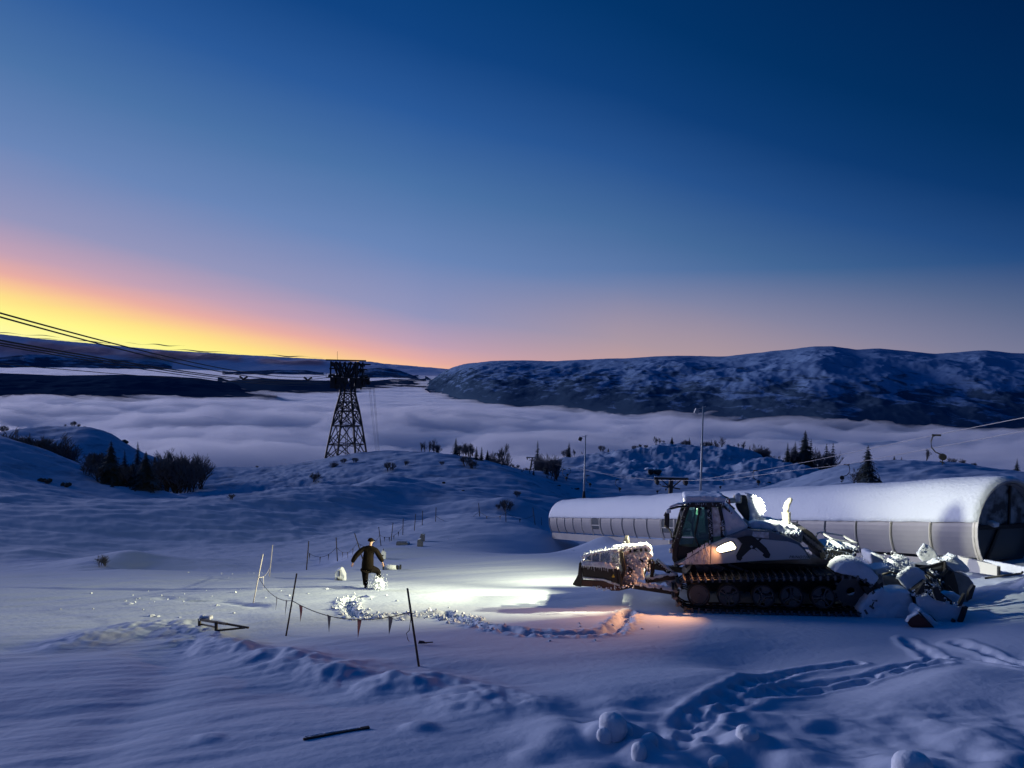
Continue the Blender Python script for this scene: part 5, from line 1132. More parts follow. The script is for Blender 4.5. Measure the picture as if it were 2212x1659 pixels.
for i in range(9):
    th = i/8*math.pi/2
    for k in range(18): a = k*math.pi/9; vs.append(c_+Vector((.112*math.cos(th)*math.cos(a), .118*math.cos(th)*math.sin(a), .095*math.sin(th)-.01)))
mb.add(vs, [(i*18+k, i*18+(k+1) % 18, (i+1)*18+(k+1) % 18, (i+1)*18+k) for i in range(8) for k in range(18)]); mb.tube([c_+Vector((0, 0, -.03)), c_], .112, 18)
mb.build('cap', M_JACK, PR, smooth=True)
mb = MB(); mb.box(c_+Vector((.10, .05, -.01)), (.11, .12, .012), Matrix.Rotation(.15, 3, 'Y')); mb.build('cap_peak', M_JACK, PR)
mb = MB(); mb.box(c_+Vector((.085, -.035, -.035)), (.08, .03, .02)); mb.build('glasses', mat('pale_strap', (.6, .6, .5), .5), PR)
# snow flying from the boot
rn = random.Random(11)
def clump(mb, c, r, rn=rn, sq=1.0):
    vs = []; 
    for x_, y_, z_ in ((0, 0, 1), (.89, 0, .45), (.28, .85, .45), (-.72, .53, .45), (-.72, -.53, .45), (.28, -.85, .45), (.72, .53, -.45), (-.28, .85, -.45), (-.89, 0, -.45), (-.28, -.85, -.45), (.72, -.53, -.45), (0, 0, -1)):
        k = r*rn.uniform(.65, 1.25); vs.append((c[0]+x_*k, c[1]+y_*k, c[2]+z_*k*sq))
    mb.add(vs, [(0, 1, 2), (0, 2, 3), (0, 3, 4), (0, 4, 5), (0, 5, 1), (1, 6, 2), (2, 7, 3), (3, 8, 4), (4, 9, 5), (5, 10, 1), (6, 7, 2), (7, 8, 3), (8, 9, 4), (9, 10, 5), (10, 6, 1), (11, 7, 6), (11, 8, 7), (11, 9, 8), (11, 10, 9), (11, 6, 10)])
mb = MB()
for k in range(260):
    a = rn.random(); r_ = 6.5*math.sqrt(rn.random()); th = rn.uniform(0, 6.28); cx_ = 25+6*math.sin(a*3); cz_ = 19-17*a
    clump(mb, pg+Vector(pp(cx_+r_*math.cos(th)*1.1, max(0, cz_+r_*math.sin(th)), -.12+rn.gauss(0, .08))), rn.uniform(.03, .075))
for k in range(60):
    a = rn.random(); clump(mb, pg+Vector(pp(-4+36*a, 0+rn.uniform(-5, 2)*(1-a), -.15+rn.gauss(0, .05))), rn.uniform(.02, .06))
mb.build('kicked_snow', M_SNOWC, kind='stuff')
mb = MB()
for k in range(420):
    a = rn.gauss(0, 1); p = pg+Vector(pp(25+9*a+rn.gauss(0, 3), max(-1, 12+rn.gauss(0, 8)), rn.gauss(-.1, .2))); clump(mb, p, rn.uniform(.006, .02))
mb.build('snow_spray', M_SNOWC, kind='stuff')

# broken crust along the kicked trench, and scattered crumbs
mb = MB(); pts = KICK
L_ = [math.dist(a, b_) for a, b_ in zip(pts[:-1], pts[1:])]; tot = sum(L_)
for k in range(760):
    s = rn.random()*tot*.62 if rn.random() < .85 else rn.random()*tot
    i = 0
    while s > L_[i]: s -= L_[i]; i += 1
    a, b_ = pts[i], pts[i+1]; t_ = s/L_[i]; w_ = rn.gauss(0, .17 if i < 3 else .24 if i < 8 else .12)
    dx, dy = (b_[0]-a[0])/L_[i], (b_[1]-a[1])/L_[i]; x_ = a[0]+dx*s-dy*w_; y_ = a[1]+dy*s+dx*w_
    r_ = rn.uniform(.015, .065)*(1.5 if rn.random() < .15 else 1)*(1 if i < 8 else .6); clump(mb, (x_, y_, GZ(x_, y_)+r_*.4), r_, sq=.7)
for px_, py_, n in ((600, 1290, 10), (520, 1240, 12), (350, 1290, 14), (300, 1310, 10), (1000, 1170, 14), (1200, 1170, 12), (1320, 1376, 6), (700, 1300, 8), (1280, 1180, 14)):
    g_ = G(px_, py_)
    for k in range(n): x_ = g_.x+rn.gauss(0, 1.6); y_ = g_.y+rn.gauss(0, 1.6); r_ = rn.uniform(.02, .06); clump(mb, (x_, y_, GZ(x_, y_)+r_*.3), r_, sq=.5)
for px_, py_, r_ in ((280, 1306, .12), (325, 1329, .14), (340, 1330, .1), (388, 1330, .06)): g_ = G(px_, py_); clump(mb, g_, r_, sq=.4)
mb.build('snow_crumbs', M_SNOWC, kind='stuff')

# ------------------------------------------------------------------ play-area fence: poles and pennant lines
POLES = [  # base, top, radius, pale?, label
 ((547, 1304), (568, 1197), .020, 1, 'pale leaning fence pole, the left one of the crossed pair far left'),
 ((582, 1246), (589, 1177), .022, 1, 'pale upright fence pole, the right one of the pair far left'),
 ((662, 1231), (667, 1169), .035, 0, 'dark fence pole right of the pale pair, behind the play area'),
 ((729, 1213), (726, 1161), .035, 0, 'dark fence pole left of the person, above the white hooded marker'),
 ((783, 1207), (766, 1152), .035, 0, 'strongly leaning fence pole just behind the person'),
 ((823, 1177), (818, 1138), .035, 0, 'fence pole just right of the person\'s head'),
 ((845, 1167), (849, 1129), .035, 0, 'second fence pole right of the person\'s head'),
 ((870, 1156), (871, 1120), .035, 0, 'fence pole above the lying dark cushion'),
 ((895, 1143), (898, 1110), .035, 0, 'fence pole left of the two stacked dark blocks'),
 ((912, 1134), (913, 1103), .035, 0, 'fence pole above the two stacked dark blocks'),
 ((941, 1127), (942, 1096), .035, 0, 'fence pole at the start of the far row'),
 ((1036, 1116), (1034, 1087), .04, 0, 'fence pole in the middle of the far row below the snowy mound'),
 ((1093, 1128), (1092, 1089), .035, 0, 'taller fence pole in the far row below the dark bush'),
 ((1156, 1132), (1151, 1096), .035, 0, 'fence pole two left of the tunnel end'),
 ((1170, 1139), (1169, 1117), .03, 0, 'last short fence pole beside the tunnel end'),
 ((618, 1368), (641, 1239), .022, 0, 'black fence pole in front, left, leaning right'),
 ((905, 1434), (880, 1271), .024, 0, 'nearest black fence pole in front, leaning left')]
PO = []
for (bx, by), (tx, ty), r_, pale, lb in POLES:
    b_ = G(bx, by); t_ = Vector(P(tx, ty, b_.y-.0)); d = t_-b_
    mb = MB(); mb.tube([b_-d*.15-b_, t_-b_], [r_, r_*.85], 8); mb.build('fence_pole', M_LIGHTPOLE if pale else M_WOOD, label=lb, cat='pole', group='poles of the play area fence', smooth=True).location = b_
    PO.append((b_, t_))
M_FLAGR = mat('pennant_red', (.16, .02, .015), .8); M_FLAGB = mat('pennant_dark', (.02, .02, .035), .8); M_FLAGW = mat('pennant_pale', (.35, .33, .36), .8)
def bunting(a, b_, sag, r, flags, size, label, colors, m=M_CABLE, tail=None, wob=0):
    a = Vector(a); b_ = Vector(b_); f = lambda t: a.lerp(b_, t)-Vector((0, 0, 4*sag*t*(1-t)))
    t_ = empty('pennant_line', a, label, 'pennant line', 'pennant lines of the play area fence')
    MB().tube([f(i/24)-a for i in range(25)], r, 5).build('cord', m, t_)
    for k, u in enumerate(flags):
        p = f(u)-a; d = (b_-a).normalized(); s = size[k] if hasattr(size, '__len__') else size; w_ = s*.46
        cur = rn.uniform(-.3, .3); mb = MB(); vs = []
        for i in range(5):
            v = i/4; ww = w_*(1-v)**.8*.5+.002; off = d*(cur*s*.5*v*v)+Vector((0, .04*math.sin(3*v+k), 0))
            c_ = p-Vector((0, 0, s*v))+off; tw = Vector((d.x*math.cos(v), d.y*math.cos(v)+.2*math.sin(v), 0))
            vs += [c_-tw*ww, c_+tw*ww, c_+tw*ww+Vector((0, .004, 0)), c_-tw*ww+Vector((0, .004, 0))]
        mb.add(vs, [(i*4+j, i*4+(j+1) % 4, i*4+4+(j+1) % 4, i*4+4+j) for i in range(4) for j in range(4)]+[(0, 1, 2, 3), (19, 18, 17, 16)])
        mb.build('pennant', colors[k % len(colors)], t_)
    if tail: MB().tube([Vector(q_)-a for q_ in tail], r*.8, 5).build('loose_cord', m, t_)
def onpole(i, py): b_, t_ = PO[i]; y0, y1 = POLES[i][0][1], POLES[i][1][1]; return b_.lerp(t_, (y0-py)/(y0-y1))
pA, pK, pL = onpole(0, 1247), onpole(15, 1295), onpole(16, 1320)
tl = [onpole(16, 1320), Vector(P(887, 1340, pL.y-.05)), Vector(P(884, 1362, pL.y-.05)), Vector(P(878, 1368, pL.y-.05)), Vector(P(881, 1381, pL.y-.05)), Vector(P(884, 1386, pL.y-.05))]
bunting(pK, pL, .29, .010, [.09, .36, .62, .86], [.40, .36, .38, .36], 'nearest pennant line with dark red flags between the two black front poles', [M_FLAGR, M_FLAGB, M_FLAGR, M_FLAGB], tail=tl)
bunting(pA, pK, .22, .009, [.34, .60, .86], [.12, .34, .40], 'pennant line from the crossed pale poles to the left front pole', [M_FLAGB, M_FLAGB, M_FLAGB])
bunting(pA, onpole(1, 1222), .18, .010, [.35, .8], [.5, .3], 'snow-coated pennant cord between the two pale poles', [M_FLAGW], m=M_LIGHTPOLE)
bunting(onpole(2, 1193), onpole(3, 1182), .45, .012, [.05, .4, .7], .45, 'pennant line behind the play area, left span', [M_FLAGB])
bunting(onpole(3, 1182), onpole(4, 1172), .5, .012, [.3, .55, .8], .45, 'pennant line just left of the person', [M_FLAGB])
bunting(onpole(4, 1172), onpole(5, 1155), .55, .012, [.1, .4, .65, .85], .45, 'pennant line just right of the leaning pole', [M_FLAGB])
bunting(onpole(5, 1155), onpole(7, 1138), .5, .012, [.2, .4, .6, .8], .45, 'pennant line spanning three poles right of the person', [M_FLAGB])
bunting(onpole(10, 1115), onpole(11, 1105), .9, .014, [.2, .45, .8], .45, 'far pennant line left of the middle pole of the far row', [M_FLAGB])
bunting(onpole(11, 1105), onpole(12, 1108), .5, .014, [.3, .8], .5, 'far pennant line right of the middle pole of the far row', [M_FLAGB])
bunting(onpole(12, 1106), onpole(13, 1112), .5, .014, [.5], .5, 'far pennant line nearest the tunnel end', [M_FLAGB])

# ------------------------------------------------------------------ things lying about
def lumpobj(name, px, py, boxes, m, label, cat, group=None, amp=.04, vox=.03, dark=None, parts=None):
    g_ = G(px, py); t_ = empty(name, g_, label, cat, group)
    mb = MB()
    for c_, s_, r_ in boxes: mb.box(c_, s_, Matrix.Rotation(r_, 3, 'Y'))
    snowify(mb.build('snow_coat', m, t_), vox, amp, .2, 3)
    if dark:
        mb = MB()
        for c_, s_, r_ in dark: mb.box(c_, s_, Matrix.Rotation(r_, 3, 'Y'))
        mb.build(parts or 'core', M_STEEL, t_, bevel=.02)
    return t_
g_ = G(735, 1250); t_ = empty('course_marker', g_, 'white hooded marker with a dark slit, left of the person', 'marker', 'markers of the play area')
mb = MB(); mb.prism([(-.24, 0), (.24, 0), (.21, .25), (.12, .42), (.04, .53), (-.1, .46), (-.22, .36), (-.23, .15)], -.16, .16); snowify(mb.build('snow_coat', M_SNOWC, t_), .03, .04, .2, 2)
MB().prism([(-.08, .06), (.02, .02), (.14, .03), (.1, .055), (-.02, .08), (-.08, .16)], -.21, -.17).build('slit', M_STEEL, t_)
MB().prism([(.0, .2), (.025, .2), (.02, .44), (.0, .44)], -.2, -.17).build('seam', M_STEEL, t_)
lumpobj('course_marker', 827, 1206, [((0, 0, .16), (.34, .3, .34), 0), ((.02, 0, .36), (.26, .24, .2), .5)], M_SNOWC, 'snowy upright marker with a peak, just right of the person', 'marker', 'markers of the play area', dark=[((-.04, -.16, .22), (.2, .06, .08), 0), ((.02, 0, .55), (.05, .05, .12), .3)])
g_ = G(846, 1232); t_ = empty('lying_tube', g_, 'pale tube with dark ends lying on the snow right of the person\'s hand', 'tube')
mb = MB(); mb.tube([(-.33, 0, .12), (.33, .02, .10)], [.15, .09], 12); mb.build('tube', M_SNOWC, t_, smooth=True)
mb = MB(); mb.ring((0, 0, 0), 0, .14, 0, .1, 14); 
for x_, r_ in ((-.37, .15), (.27, .10), (.40, .13)): MB().tube([(x_-.035, 0, .12), (x_+.035, 0, .12)], r_, 12).build('end_cap', M_STEEL, t_)
M_DKSN = mat('dark_foam', (.10, .11, .14), .8, noise=.5, nscale=8, col2=(.2, .22, .26))
for px_, py_, lb, bx in ((868, 1176, 'low dark cushion lying below the fence pole row', [((0, 0, .1), (.85, .5, .26), 0), ((.5, 0, .08), (.26, .4, .2), .2)]), (912, 1168, 'upper of the two stacked dark blocks in the play area', [((0, 0, .2), (.4, .4, .42), 0), ((.03, 0, .52), (.34, .3, .24), .2)]), (907.5, 1180, 'lower of the two dark blocks in the play area', [((0, 0, .2), (.44, .4, .44), 0), ((-.06, 0, .45), (.28, .3, .2), -.3)])):
    g_ = G(px_, py_); t_ = empty('foam_block', g_, lb, 'foam block', 'dark foam blocks in the play area')
    mb = MB(); [mb.box(c_, s_, Matrix.Rotation(r_, 3, 'Y')) for c_, s_, r_ in bx]; snowify(mb.build('block', M_DKSN, t_), .035, .03, .2, 2)
    mb = MB(); c_, s_, r_ = bx[-1]; mb.box(Vector(c_)+Vector((0, 0, s_[2]*.5)), (s_[0]*.9, s_[1], .06), Matrix.Rotation(r_, 3, 'Y')); snowify(mb.build('snow_cap', M_SNOWC, t_), .025, .03, .2, 2)
for px_, py_, r_, h_, lb in ((1322, 1606, .33, .42, 'largest rounded snow lump with a dark hollow, bottom right of centre'), (1303, 1612, .17, .26, 'small snow lump leaning on the left of the largest one'), (1380, 1632, .20, .33, 'egg-shaped snow lump in front of the largest one'), (1402, 1610, .22, .36, 'tall rounded snow lump right of the largest one'), (1352, 1600, .15, .24, 'small snow lump between the largest and the tall one'),
        (1552, 1630, .24, .22, 'low snow lump beside the foot trail'), (1612, 1602, .26, .25, 'faint snow lump right of the foot trail'), (1968, 1670, .40, .45, 'big round snow lump at the bottom right')):
    r_ *= .52; h_ *= .62; g_ = G(px_, py_)-Vector((0, 0, .06)); mb = MB(); r2 = random.Random(px_); vs = []
    for i in range(13):
        th = math.pi*i/12-math.pi/2
        for k in range(24): a = k*math.pi/12; q = (1+.12*math.sin(2*a+px_)+.06*math.sin(3*a+i*.5))*(math.cos(th) if th > 0 else .86+.14*math.cos(th)); vs.append((r_*q*math.cos(a), r_*q*math.sin(a), h_*.45+h_*.58*math.sin(th) if th > 0 else h_*.45*(1+th/1.57)-.05))
    mb.add(vs, [(i*24+k, i*24+(k+1) % 24, i*24+24+(k+1) % 24, i*24+24+k) for i in range(12) for k in range(24)])
    o = mb.build('snow_lump', M_SNOWC, smooth=True, label=lb, cat='snow lump', group='rounded snow lumps in the foreground'); o.location = g_
    tx = bpy.data.textures.new('lump_noise', 'CLOUDS'); tx.noise_scale = .3; m = o.modifiers.new('d', 'DISPLACE'); m.texture = tx; m.strength = .04; m.texture_coords = 'GLOBAL'
# half buried wooden frame
w0 = G(431, 1354); t_ = empty('wooden_frame', w0, 'dark half-buried wooden frame sticking out of the snow edge, left foreground', 'wooden frame')
q_ = lambda px, py, Y: Vector(P(px, py, Y))-w0
Yw = w0.y
MB().bar(q_(431, 1337, Yw), q_(431, 1357, Yw), .06).build('post', M_WOOD, t_); MB().bar(q_(467, 1343, Yw-.8), q_(467, 1366, Yw-.8), .06).build('post', M_WOOD, t_)
MB().bar(q_(429, 1338, Yw), q_(490, 1348, Yw-1.0), .05).build('rail', M_WOOD, t_); MB().bar(q_(485, 1347, Yw-.9), q_(537, 1356, Yw-1.2), .04).build('rail', M_WOOD, t_)
MB().bar(q_(432, 1348, Yw+.1), q_(467, 1355, Yw-.7), .035).build('rail', M_WOOD, t_); MB().bar(q_(470, 1362, Yw-.8), q_(530, 1356, Yw-1.2), .04).build('rail', M_WOOD, t_)
mb = MB(); mb.box(q_(445, 1334, Yw)+Vector((0, 0, .0)), (.3, .2, .1)); snowify(mb.build('snow_cap', M_SNOWC, t_), .025, .06, .1, 1)
a, b_ = G(655, 1603), G(797, 1578); o_ = (a+b_)/2; t_ = empty('plank', o_, 'dark plank lying half sunk in the snow, bottom centre left', 'plank')
u_ = Vector((0, 0, .012))
mb = MB(); mb.bar(a-o_+u_, b_-o_+u_, .03, .03); mb.bar(b_-o_+u_-(b_-a)*.13, b_-o_+u_, .05, .04); mb.build('board', M_WOOD, t_)
mb = MB(); mb.bar(a-o_+u_*2.2+Vector((0, .05, 0)), b_-o_+u_*1.6+Vector((0, .03, 0)), .02, .02); snowify(mb.build('snow_strip', M_SNOWC, t_), .012, .02, .1, 1)
g_ = G(913, 1396); t_ = empty('fallen_flag', g_, 'small dark fallen flag lying right of the nearest black pole', 'flag')
MB().bar((-.1, 0, .03), (.22, .05, .04), .02).build('stick', M_WOOD, t_); MB().prism([(-.1, .02), (.1, .03), (.02, .08), (-.08, .09)], -.02, .0).build('cloth', M_FLAGB, t_)

# ------------------------------------------------------------------ trees
def spruce(seed, whorls=20, nb=9, rr=.26, dens=3):
    r = random.Random(seed); t_ = empty('spruce'); 
    MB().tube([(0, 0, -.08), (0, 0, .5), (0, 0, 1.0)], [.022, .014, .003], 6).build('trunk', M_BARK, t_)
    mb = MB()
    for w in range(whorls):
        f = w/(whorls-1); z = .06+.93*f; R_ = rr*(1-f)**.85*r.uniform(.75, 1.15)+.012
        for k in range(nb):
            if r.random() < .10: continue
            a = 2*math.pi*(k+r.random()*.8)/nb; L0 = R_*r.uniform(.65, 1.2); d = Vector((math.cos(a), math.sin(a), 0)); sd = Vector((-d.y, d.x, 0)); z0 = z+r.uniform(-.012, .012)
            prev = Vector((0, 0, z0)); n = dens
            for i in range(1, n+1):
                u = i/n; p = d*(L0*u)+Vector((0, 0, z0+.10*L0*u-.55*L0*u*u+ (.1*L0 if u > .8 else 0)))
                w_ = L0*.30*(1.15-u)+.006
                mb.add([prev-sd*w_, prev+sd*w_, p+sd*w_*.6+Vector((0, 0, -.25*w_)), p-sd*w_*.6+Vector((0, 0, -.25*w_))], [(0, 1, 2, 3)])
                for s_ in (-1, 1):
                    q0 = prev.lerp(p, .5); q1 = q0+d*L0*.18+sd*s_*w_*2.0-Vector((0, 0, r.uniform(.1, .5)*L0*.5)); mb.add([prev, p, q1], [(0, 1, 2)])
                prev = p
    mb.build('crown', M_NEEDLE, t_); return t_
def birch(seed, spread=.5, depth=5, stems=1, droop=0):
    r = random.Random(seed); t_ = empty('birch'); tr_ = MB(); cr_ = MB()
    def grow(p, d, l, w, k):
        q_ = p+d*l; (tr_ if k > depth-2 else cr_).tube([p, q_], [w, w*.65], 3 if k < depth-1 else 5, cap=False)
        if k <= 0: return
        for j in range(6 if k == depth else 3):
            dd = (d+Vector((r.uniform(-1, 1), r.uniform(-1, 1), r.uniform(-.3, .8)))*spread).normalized()
            grow(p.lerp(q_, r.uniform(.12 if k == depth else .4, 1)), dd, l*r.uniform(.55, .85), w*.74, k-1)
    for s in range(stems):
        grow(Vector((r.uniform(-.1, .1)*(stems > 1)*2, r.uniform(-.1, .1)*(stems > 1)*2, -.04)), Vector((r.uniform(-.25, .25)*(stems > 1)*1.6, r.uniform(-.2, .2), 1)).normalized(), .34, .015, depth)
    tr_.build('trunk', M_BARK, t_); cr_.build('crown', M_TWIG, t_); return t_
SPR = [spruce(1), spruce(2, rr=.21), spruce(3, rr=.31, whorls=18), spruce(4, 26, 11, .34, 4)]
BIR = [birch(11, .45), birch(12, .33), birch(13, .6, 4, 5), birch(14, .8, 4, 6)]
usedp = set()
def tree(kind, var, px, ytop, Y, ybase=None, sx=1., label='', group=None, sink=.0):
    src = (SPR if kind == 's' else BIR)[var]
    if ybase is not None:
        x, y = hit(px, ybase, zpad); Y = y
    x = (px-CX)/FPX*Y; z = GZ(x, Y); top = P(px, ytop, Y)[2]; h = max(top-z, .6)*(1.3 if Y > 160 and px > 800 and ybase is None else 1.0)
    key = (kind, var)
    if key in usedp: o = copy_tree(src)
    else: o = src; usedp.add(key)
    o.name = 'spruce' if kind == 's' else ('shrub' if var >= 2 else 'birch')
    k_ = h if not (kind == 'b') else h/(.95 if var < 2 else .72)
    o.location = (x, Y, z-sink); o.scale = (k_*sx, k_*sx, k_); o.rotation_euler = (0, 0, random.uniform(0, 6.28))
    tag(o, label, 'spruce' if kind == 's' else ('shrub' if var >= 2 else 'birch'), group)
    return o
GL, GCN, GR_, GD = 'trees in the left hollow', 'trees along the centre skyline', 'trees on the right hill', 'trees on the near right rise'
for a in [('s', 3, 242, 952, 112, 1046, 1.0, 'tall dark spruce left of centre in the left hollow'), ('s', 0, 272, 972, 115, 1036, .9, 'slim spruce between the two big ones in the left hollow'),
          ('s', 3, 318, 975, 100, 1062, 1.15, 'biggest broad spruce at the foot of the left hollow'), ('s', 1, 346, 1005, 100, 1062, 1.2, 'spruce right beside the biggest one in the left hollow'),
          ('s', 0, 206, 978, 115, 1024, 1.1, 'smaller spruce left of the tall one in the left hollow'), ('s', 2, 246, 1036, 100, 1058, 1., 'stub of a young spruce below the tall one in the left hollow'), ('s', 1, 300, 955, 150, 1020, 1., 'thin spruce top behind the biggest one in the left hollow')]:
    tree(*a[:5], ybase=a[5], sx=a[6], label=a[7], group=GL)
tree('b', 0, 365, 962, 165, sx=.9, label='tall frosted birch at the left of the clump against the fog', group=GL); tree('b', 1, 386, 966, 165, sx=.9, label='second frosted birch of the clump against the fog', group=GL)
tree('b', 2, 402, 984, 160, sx=.9, label='bushy shrub in the middle of the clump against the fog', group=GL); tree('b', 3, 424, 996, 155, sx=.8, label='leaning shrub at the right end of the clump against the fog', group=GL)
tree('b', 2, 350, 992, 150, sx=1.2, label='wide shrub under the frosted birches', group=GL); tree('b', 3, 375, 994, 150, sx=1.2, label='dense wide shrub filling the foot of the birch clump', group=GL); tree('b', 2, 405, 1006, 148, sx=1.0, label='low shrub at the right foot of the birch clump', group=GL)
tree('b', 2, 285, 1010, 110, ybase=1052, sx=1.3, label='dark shrub between the spruces of the left hollow', group=GL); tree('b', 3, 222, 1000, 110, ybase=1040, sx=1.6, label='dark thicket left of the tall spruce', group=GL); tree('b', 2, 190, 1005, 110, ybase=1030, sx=1.5, label='low thicket at the upper end of the left hollow', group=GL)
rn = random.Random(22)
for k in range(34):
    px_ = rn.uniform(195, 395); yb_ = np.interp(px_, [195, 260, 330, 395], [1022, 1046, 1058, 1062])-rn.uniform(0, 26)
    tree('b', rn.choice([2, 3]), px_, yb_-rn.uniform(12, 34), 110, ybase=yb_, sx=1.3, label='dark scrub bush filling the left hollow between the spruces', group='scrub in the left hollow')
rn = random.Random(21)
for k in range(26):
    px_ = 12+k*4.9+rn.uniform(-2, 2); yb_ = np.interp(px_, [0, 60, 140, 200], [955, 972, 998, 1018]); hh_ = rn.uniform(12, 30)*(1.2 if 50 < px_ < 120 else .8)
    kd = 's' if rn.random() < .45 else 'b'; va = rn.choice([0, 1, 2]) if kd == 's' else rn.choice([2, 3, 0])
    tree(kd, va, px_, yb_-hh_, 140+rn.uniform(0, 6), sx=1.2 if kd == 's' else 1.3, label='dark %s in the dense row behind the crest of the near left hill' % ('spruce' if kd == 's' else 'shrub' if va > 1 else 'birch'), group='dense tree row on the left hill')
for px_, yt, lb in ((12, 920, 'frosty bush at the far left skyline'), (143, 917, 'small shrub left on the far left hilltop'), (160, 910, 'tallest frosted shrub on the far left hilltop'), (170, 916, 'second shrub beside the tallest on the far left hilltop'), (183, 922, 'round shrub right on the far left hilltop'), (200, 926, 'lowest shrub right on the far left hilltop')):
    tree('b', rn.choice([2, 3]), px_, yt, 204, sx=1.0, label=lb, group='shrubs on the far left hilltop')
for px_, yt, yb_, v_, lb in ((338, 985, 1046, 3, 'broad spruce behind the biggest one in the left hollow'), (368, 1000, 1050, 2, 'low spruce at the right foot of the left hollow'), (226, 985, 1030, 0, 'slim spruce left against the tall dark one'), (290, 1000, 1050, 3, 'bushy spruce between the tall and the biggest one')):
    tree('s', v_, px_, yt, 110, ybase=yb_, sx=1.1, label=lb, group=GL)
# centre skyline
for a in [('b', 1, 913, 957, 186, 1, 'first slim birch of the group on the dome\'s left'), ('b', 0, 921, 958, 186, .8, 'second birch of the group on the dome\'s left'), ('b', 1, 930, 955, 186, .9, 'third birch of the group on the dome\'s left'), ('b', 0, 941, 953, 185, .9, 'tallest birch of the group on the dome\'s left'), ('b', 2, 950, 966, 184, 1, 'shrub right of the birch group on the dome'),
          ('s', 2, 988, 954, 178, 1., 'largest spruce on the domed hill\'s crest'), ('b', 2, 999, 968, 176, 1, 'shrub right beside the crest spruce'), ('b', 0, 1010, 964, 174, 1, 'birch between crest spruce and small spruces'), ('b', 2, 1020, 966, 172, 1, 'shrub on the dome\'s right shoulder'), ('s', 0, 1033, 971, 172, 1, 'small pointed spruce on the dome\'s right shoulder'), ('s', 1, 1044, 972, 170, 1.1, 'lowest small spruce on the dome\'s right shoulder'),
          ('s', 3, 1057, 977, 175, .8, 'dense round-topped spruce right of the shoulder'), ('b', 0, 1070, 981, 190, .8, 'birch beside the farthest pylon'), ('b', 1, 1091, 963, 200, .9, 'tall frosted birch right of the farthest pylon'), ('b', 0, 1100, 985, 190, .9, 'shorter birch right of the tall frosted one'),
          ('s', 1, 1165, 969, 238, .9, 'slim spruce right of the middle pylon'), ('b', 0, 1176, 985, 236, .8, 'low birch right of the slim spruce'), ('s', 2, 1233, 962, 238, .8, 'tall spruce at the left end of the knobbly hill'), ('b', 2, 1226, 975, 238, 1, 'shrub left of the tall spruce on the knobbly hill'), ('b', 1, 1245, 972, 238, .8, 'slim birch right of the tall spruce'), ('b', 1, 1262, 976, 238, .8, 'slim tree beside the left lamp post')]:
    tree(a[0], a[1], a[2], a[3], a[4], sx=a[5], label=a[6], group=GCN)
for k in range(70):
    px_ = 1058+k*2.1+rn.uniform(-1.5, 1.5); crest = np.interp(px_, [1060, 1080, 1130, 1160, 1210], [1008, 1018, 1038, 1020, 1004]); hh_ = rn.uniform(8, 24)
    Y_ = rn.uniform(165, 215); kd = 's' if rn.random() < .5 else 'b'
    tree(kd, rn.choice([0, 1]) if kd == 's' else rn.choice([2, 0, 3]), px_, min(crest-hh_+6, 1022), Y_, sx=1.0, label='small dark %s in the thicket between the domed hill and the knobbly hill' % ('spruce' if kd == 's' else 'shrub' if va > 1 else 'birch'), group='thicket in the notch')
for px_, yt, kd, va, lb in ((1303, 966, 'b', 2, 'frosted shrub left on the knobbly hill crest'), (1318, 969, 's', 0, 'small spruce on the knobbly hill crest'), (1376, 966, 'b', 2, 'low shrub at the middle of the knobbly hill crest'), (1388, 962, 'b', 3, 'wide shrub at the middle of the knobbly hill crest'), (1400, 963, 'b', 2, 'shrub left of the crest birches'), (1421, 944, 'b', 1, 'tall birch on the knobbly hill crest'), (1428, 948, 'b', 0, 'second tall birch on the knobbly hill crest'), (1438, 955, 'b', 2, 'bush between birches and spruce on the crest'), (1455, 948, 's', 3, 'round dense spruce on the knobbly hill crest'),
                        (1482, 955, 'b', 2, 'shrub left of the right lamp post'), (1493, 950, 's', 0, 'small spruce left of the right lamp post'), (1530, 958, 'b', 2, 'shrub right of the right lamp post'), (1541, 955, 's', 0, 'small spruce right of the right lamp post'), (1553, 953, 'b', 1, 'birch right of the right lamp post'), (1563, 948, 'b', 0, 'tallest birch right of the right lamp post'), (1578, 962, 'b', 2, 'shrub on the hill\'s right slope'), (1590, 962, 'b', 0, 'first of three birches on the hill\'s right slope'), (1600, 958, 'b', 1, 'second of three birches on the hill\'s right slope'), (1611, 956, 'b', 0, 'third of three birches on the hill\'s right slope'), (1624, 966, 's', 1, 'spruce on the hill\'s right slope'), (1645, 978, 'b', 3, 'low shrub on the hill\'s right slope'), (1660, 980, 'b', 2, 'round shrub at the hill\'s right foot')):
    tree(kd, va, px_, yt, 236 if px_ < 1560 else 226, sx=1.0 if kd == 's' else 1.1, label=lb, group=GR_)
for px_, yt, kd, va, lb in ((1688, 985, 'b', 1, 'frosted birch left of the spruce group'), (1706, 968, 's', 0, 'left spruce of the group in the right saddle'), (1722, 966, 's', 2, 'second spruce of the group in the right saddle'), (1743, 953, 's', 3, 'tallest spruce of the group in the right saddle'), (1756, 968, 's', 1, 'slim spruce right of the tallest in the saddle'), (1730, 985, 'b', 3, 'bush among the saddle spruces'), (1772, 990, 'b', 2, 'shrub right of the saddle spruces'), (1790, 982, 's', 0, 'small lone spruce in the saddle'), (1804, 984, 's', 1, 'second small lone spruce in the saddle')):
    tree(kd, va, px_, yt, 206, sx=.95, label=lb, group='trees in the right saddle')
tree('s', 3, 1880, 962, 108, ybase=1052, sx=.95, label='large frosted spruce behind the right part of the tunnel', group=GD); tree('b', 3, 1862, 1020, 108, ybase=1052, sx=1.0, label='bush at the left foot of the large frosted spruce', group=GD); tree('s', 2, 1906, 1026, 108, ybase=1052, sx=1.2, label='young spruce at the right foot of the large one', group=GD)
